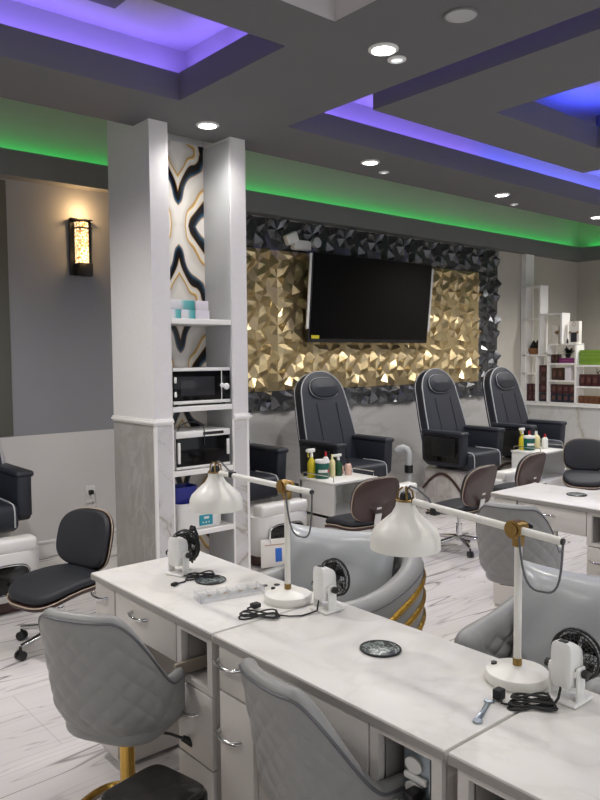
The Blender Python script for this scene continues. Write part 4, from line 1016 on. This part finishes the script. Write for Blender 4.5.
for k in range(70):
    a, e, L = rr.uniform(0, 2 * pi), rr.uniform(.1, 1.4), rr.uniform(.07, .14)
    d = Vector((cos(a) * cos(e) * .6, sin(a) * cos(e) * 1.25, sin(e))); s_ = d.cross(Vector((0, 0, 1))).normalized() * .018
    b.grid(lambda u, v, d=d, s_=s_, L=L: Vector((0, 0, .05)) + d * L * (.2 + .8 * u) + s_ * (v * 2 - 1) * sin(pi * (.08 + .92 * u)) + Vector((0, 0, -.02 * u * u)), 4, 2)
obj('leaves', b, 'leaf', t)
t = thing('branch_ornament', 'black twig ornament rising from the maroon boxes at the right edge', 'ornament', (9.37, 4.88, 1.19 + T + .161))
obj('twig', B().tube([(0, 0, 0), (0, .03, .03), (0, .02, .06), (0, .05, .09)], [.008, .006, .005, .002], 6).tube([(0, .02, .02), (0, -.03, .05), (0, -.06, .05)], [.006, .004, .002], 6), 'black', t)

# ------------------------------------------------------------------ lights
def area(name, loc, size, power, col=(1, 1, 1), rot=(0, 0, 0), shape='RECTANGLE', spread=None):
    l = bpy.data.lights.new(name, 'AREA'); l.energy = power; l.color = col; l.shape = shape
    if shape == 'RECTANGLE': l.size, l.size_y = size
    else: l.size = size
    if spread: l.spread = spread
    o = bpy.data.objects.new(name, l); COL.objects.link(o); o.location = loc; o.rotation_euler = rot; return o
UP = (pi, 0, 0)
GREEN, VIO, BLUE = (.03, 1, .16), (.26, .16, 1), (.05, .08, 1)
K = .36
for x0, x1 in ((XL + .1, XR - .16),):
    area('green_strip', ((x0 + x1) / 2, 5.955, 3.243), (x1 - x0, .02), 2.6 * (x1 - x0) * K, GREEN, (pi + .25, 0, 0))
area('green_strip', (XR - .045, 2.5, 3.243), (.02, 6.6), 2.6 * 6.6 * K, GREEN, UP)
def tray_strips(T_, col, pw, sides='LRFN', colR=None):
    x0, x1, y0, y1 = T_; z = ZC + .135; e = .055
    if 'F' in sides: area('tray_strip', ((x0 + x1) / 2, y1 + e, z), (x1 - x0, .02), pw * (x1 - x0), col, UP)
    if 'N' in sides: area('tray_strip', ((x0 + x1) / 2, y0 - e, z), (x1 - x0, .02), pw * (x1 - x0), col, UP)
    if 'L' in sides: area('tray_strip', (x0 - e, (y0 + y1) / 2, z), (.02, y1 - y0), pw * (y1 - y0), col, UP)
    if 'R' in sides: area('tray_strip', (x1 + e, (y0 + y1) / 2, z), (.02, y1 - y0), pw * (y1 - y0), colR or col, UP)
tray_strips(T1, VIO, 6.5 * K)
tray_strips(T0, (1, .95, .95), 2.2 * K)
tray_strips((3.148, 5.4, .9, 3.81), VIO, 6 * K, 'LFN')
tray_strips((5.4, 8.6, .9, 3.81), (.12, .14, 1), 7 * K, 'RFN')
tray_strips((I[0], I[1], I[2], I[3]), BLUE, 11 * K)
# beams of the visible downlights, plus unseen spots added as fill
for x, y, e in ((2.734, 2.557, 45), (4.215, 4.083, 120), (6.036, 4.126, 130), (7.85, 4.14, 130), (2.722, 4.06, 26), (2.734, 1.4, 35), (2.73, .2, 30), (.9, 4.1, 120), (-.9, 4.1, 90), (-.9, 2.6, 60), (1.4, 2.66, 22), (1.4, .2, 25), (-.9, .2, 25), (4.5, .3, 45), (6.6, .3, 60), (9.6, 4.1, 130), (9.7, 2.0, 110), (1.4, -1.6, 25), (4.2, -1.6, 40)):
    l = bpy.data.lights.new('downlight_and_fill', 'SPOT'); l.energy = e; l.spot_size = radians(155); l.spot_blend = .75; l.shadow_soft_size = .07; l.color = (1, .965, .92)
    o = bpy.data.objects.new('downlight_and_fill', l); COL.objects.link(o); o.location = (x, y, ZC - .03)
# sconce glow
for z, e in ((2.86, 4.2), (2.50, 1.2)):
    l = bpy.data.lights.new('sconce_bulb', 'POINT'); l.energy = e; l.color = (1, .62, .28); l.shadow_soft_size = .03
    o = bpy.data.objects.new('sconce_bulb', l); COL.objects.link(o); o.location = (2.672, 5.88 if z > 2.8 else 5.84, z)
# added soft fill from behind the camera, no actual window there
area('front_fill', (2.5, -3.8, 1.9), (9, 2.8), 75, (.96, .98, 1), (radians(90), 0, 0))
w = bpy.data.worlds.new('World'); SC.world = w; w.use_nodes = True
w.node_tree.nodes['Background'].inputs[0].default_value = (.62, .65, .7, 1); w.node_tree.nodes['Background'].inputs[1].default_value = .55

# ------------------------------------------------------------------ camera
cam = bpy.data.cameras.new('camera'); co = bpy.data.objects.new('camera', cam); COL.objects.link(co)
cam.sensor_fit = 'VERTICAL'; cam.sensor_height = 36; cam.lens = 737.1 / 800 * 36; cam.clip_start = .05
y_, p_, r_ = radians(40.413), radians(3.424), radians(-.4794)
f = Vector((sin(y_) * cos(p_), cos(y_) * cos(p_), -sin(p_))); rt = Vector((cos(y_), -sin(y_), 0)); up = rt.cross(f)
rt2 = cos(r_) * rt + sin(r_) * up; up2 = -sin(r_) * rt + cos(r_) * up
m = Matrix((rt2, up2, -f)).transposed().to_4x4(); m.translation = (0, 0, 1.65); co.matrix_world = m
SC.camera = co
SC.view_settings.view_transform = 'Standard'; SC.view_settings.look = 'None'; SC.view_settings.exposure = .16
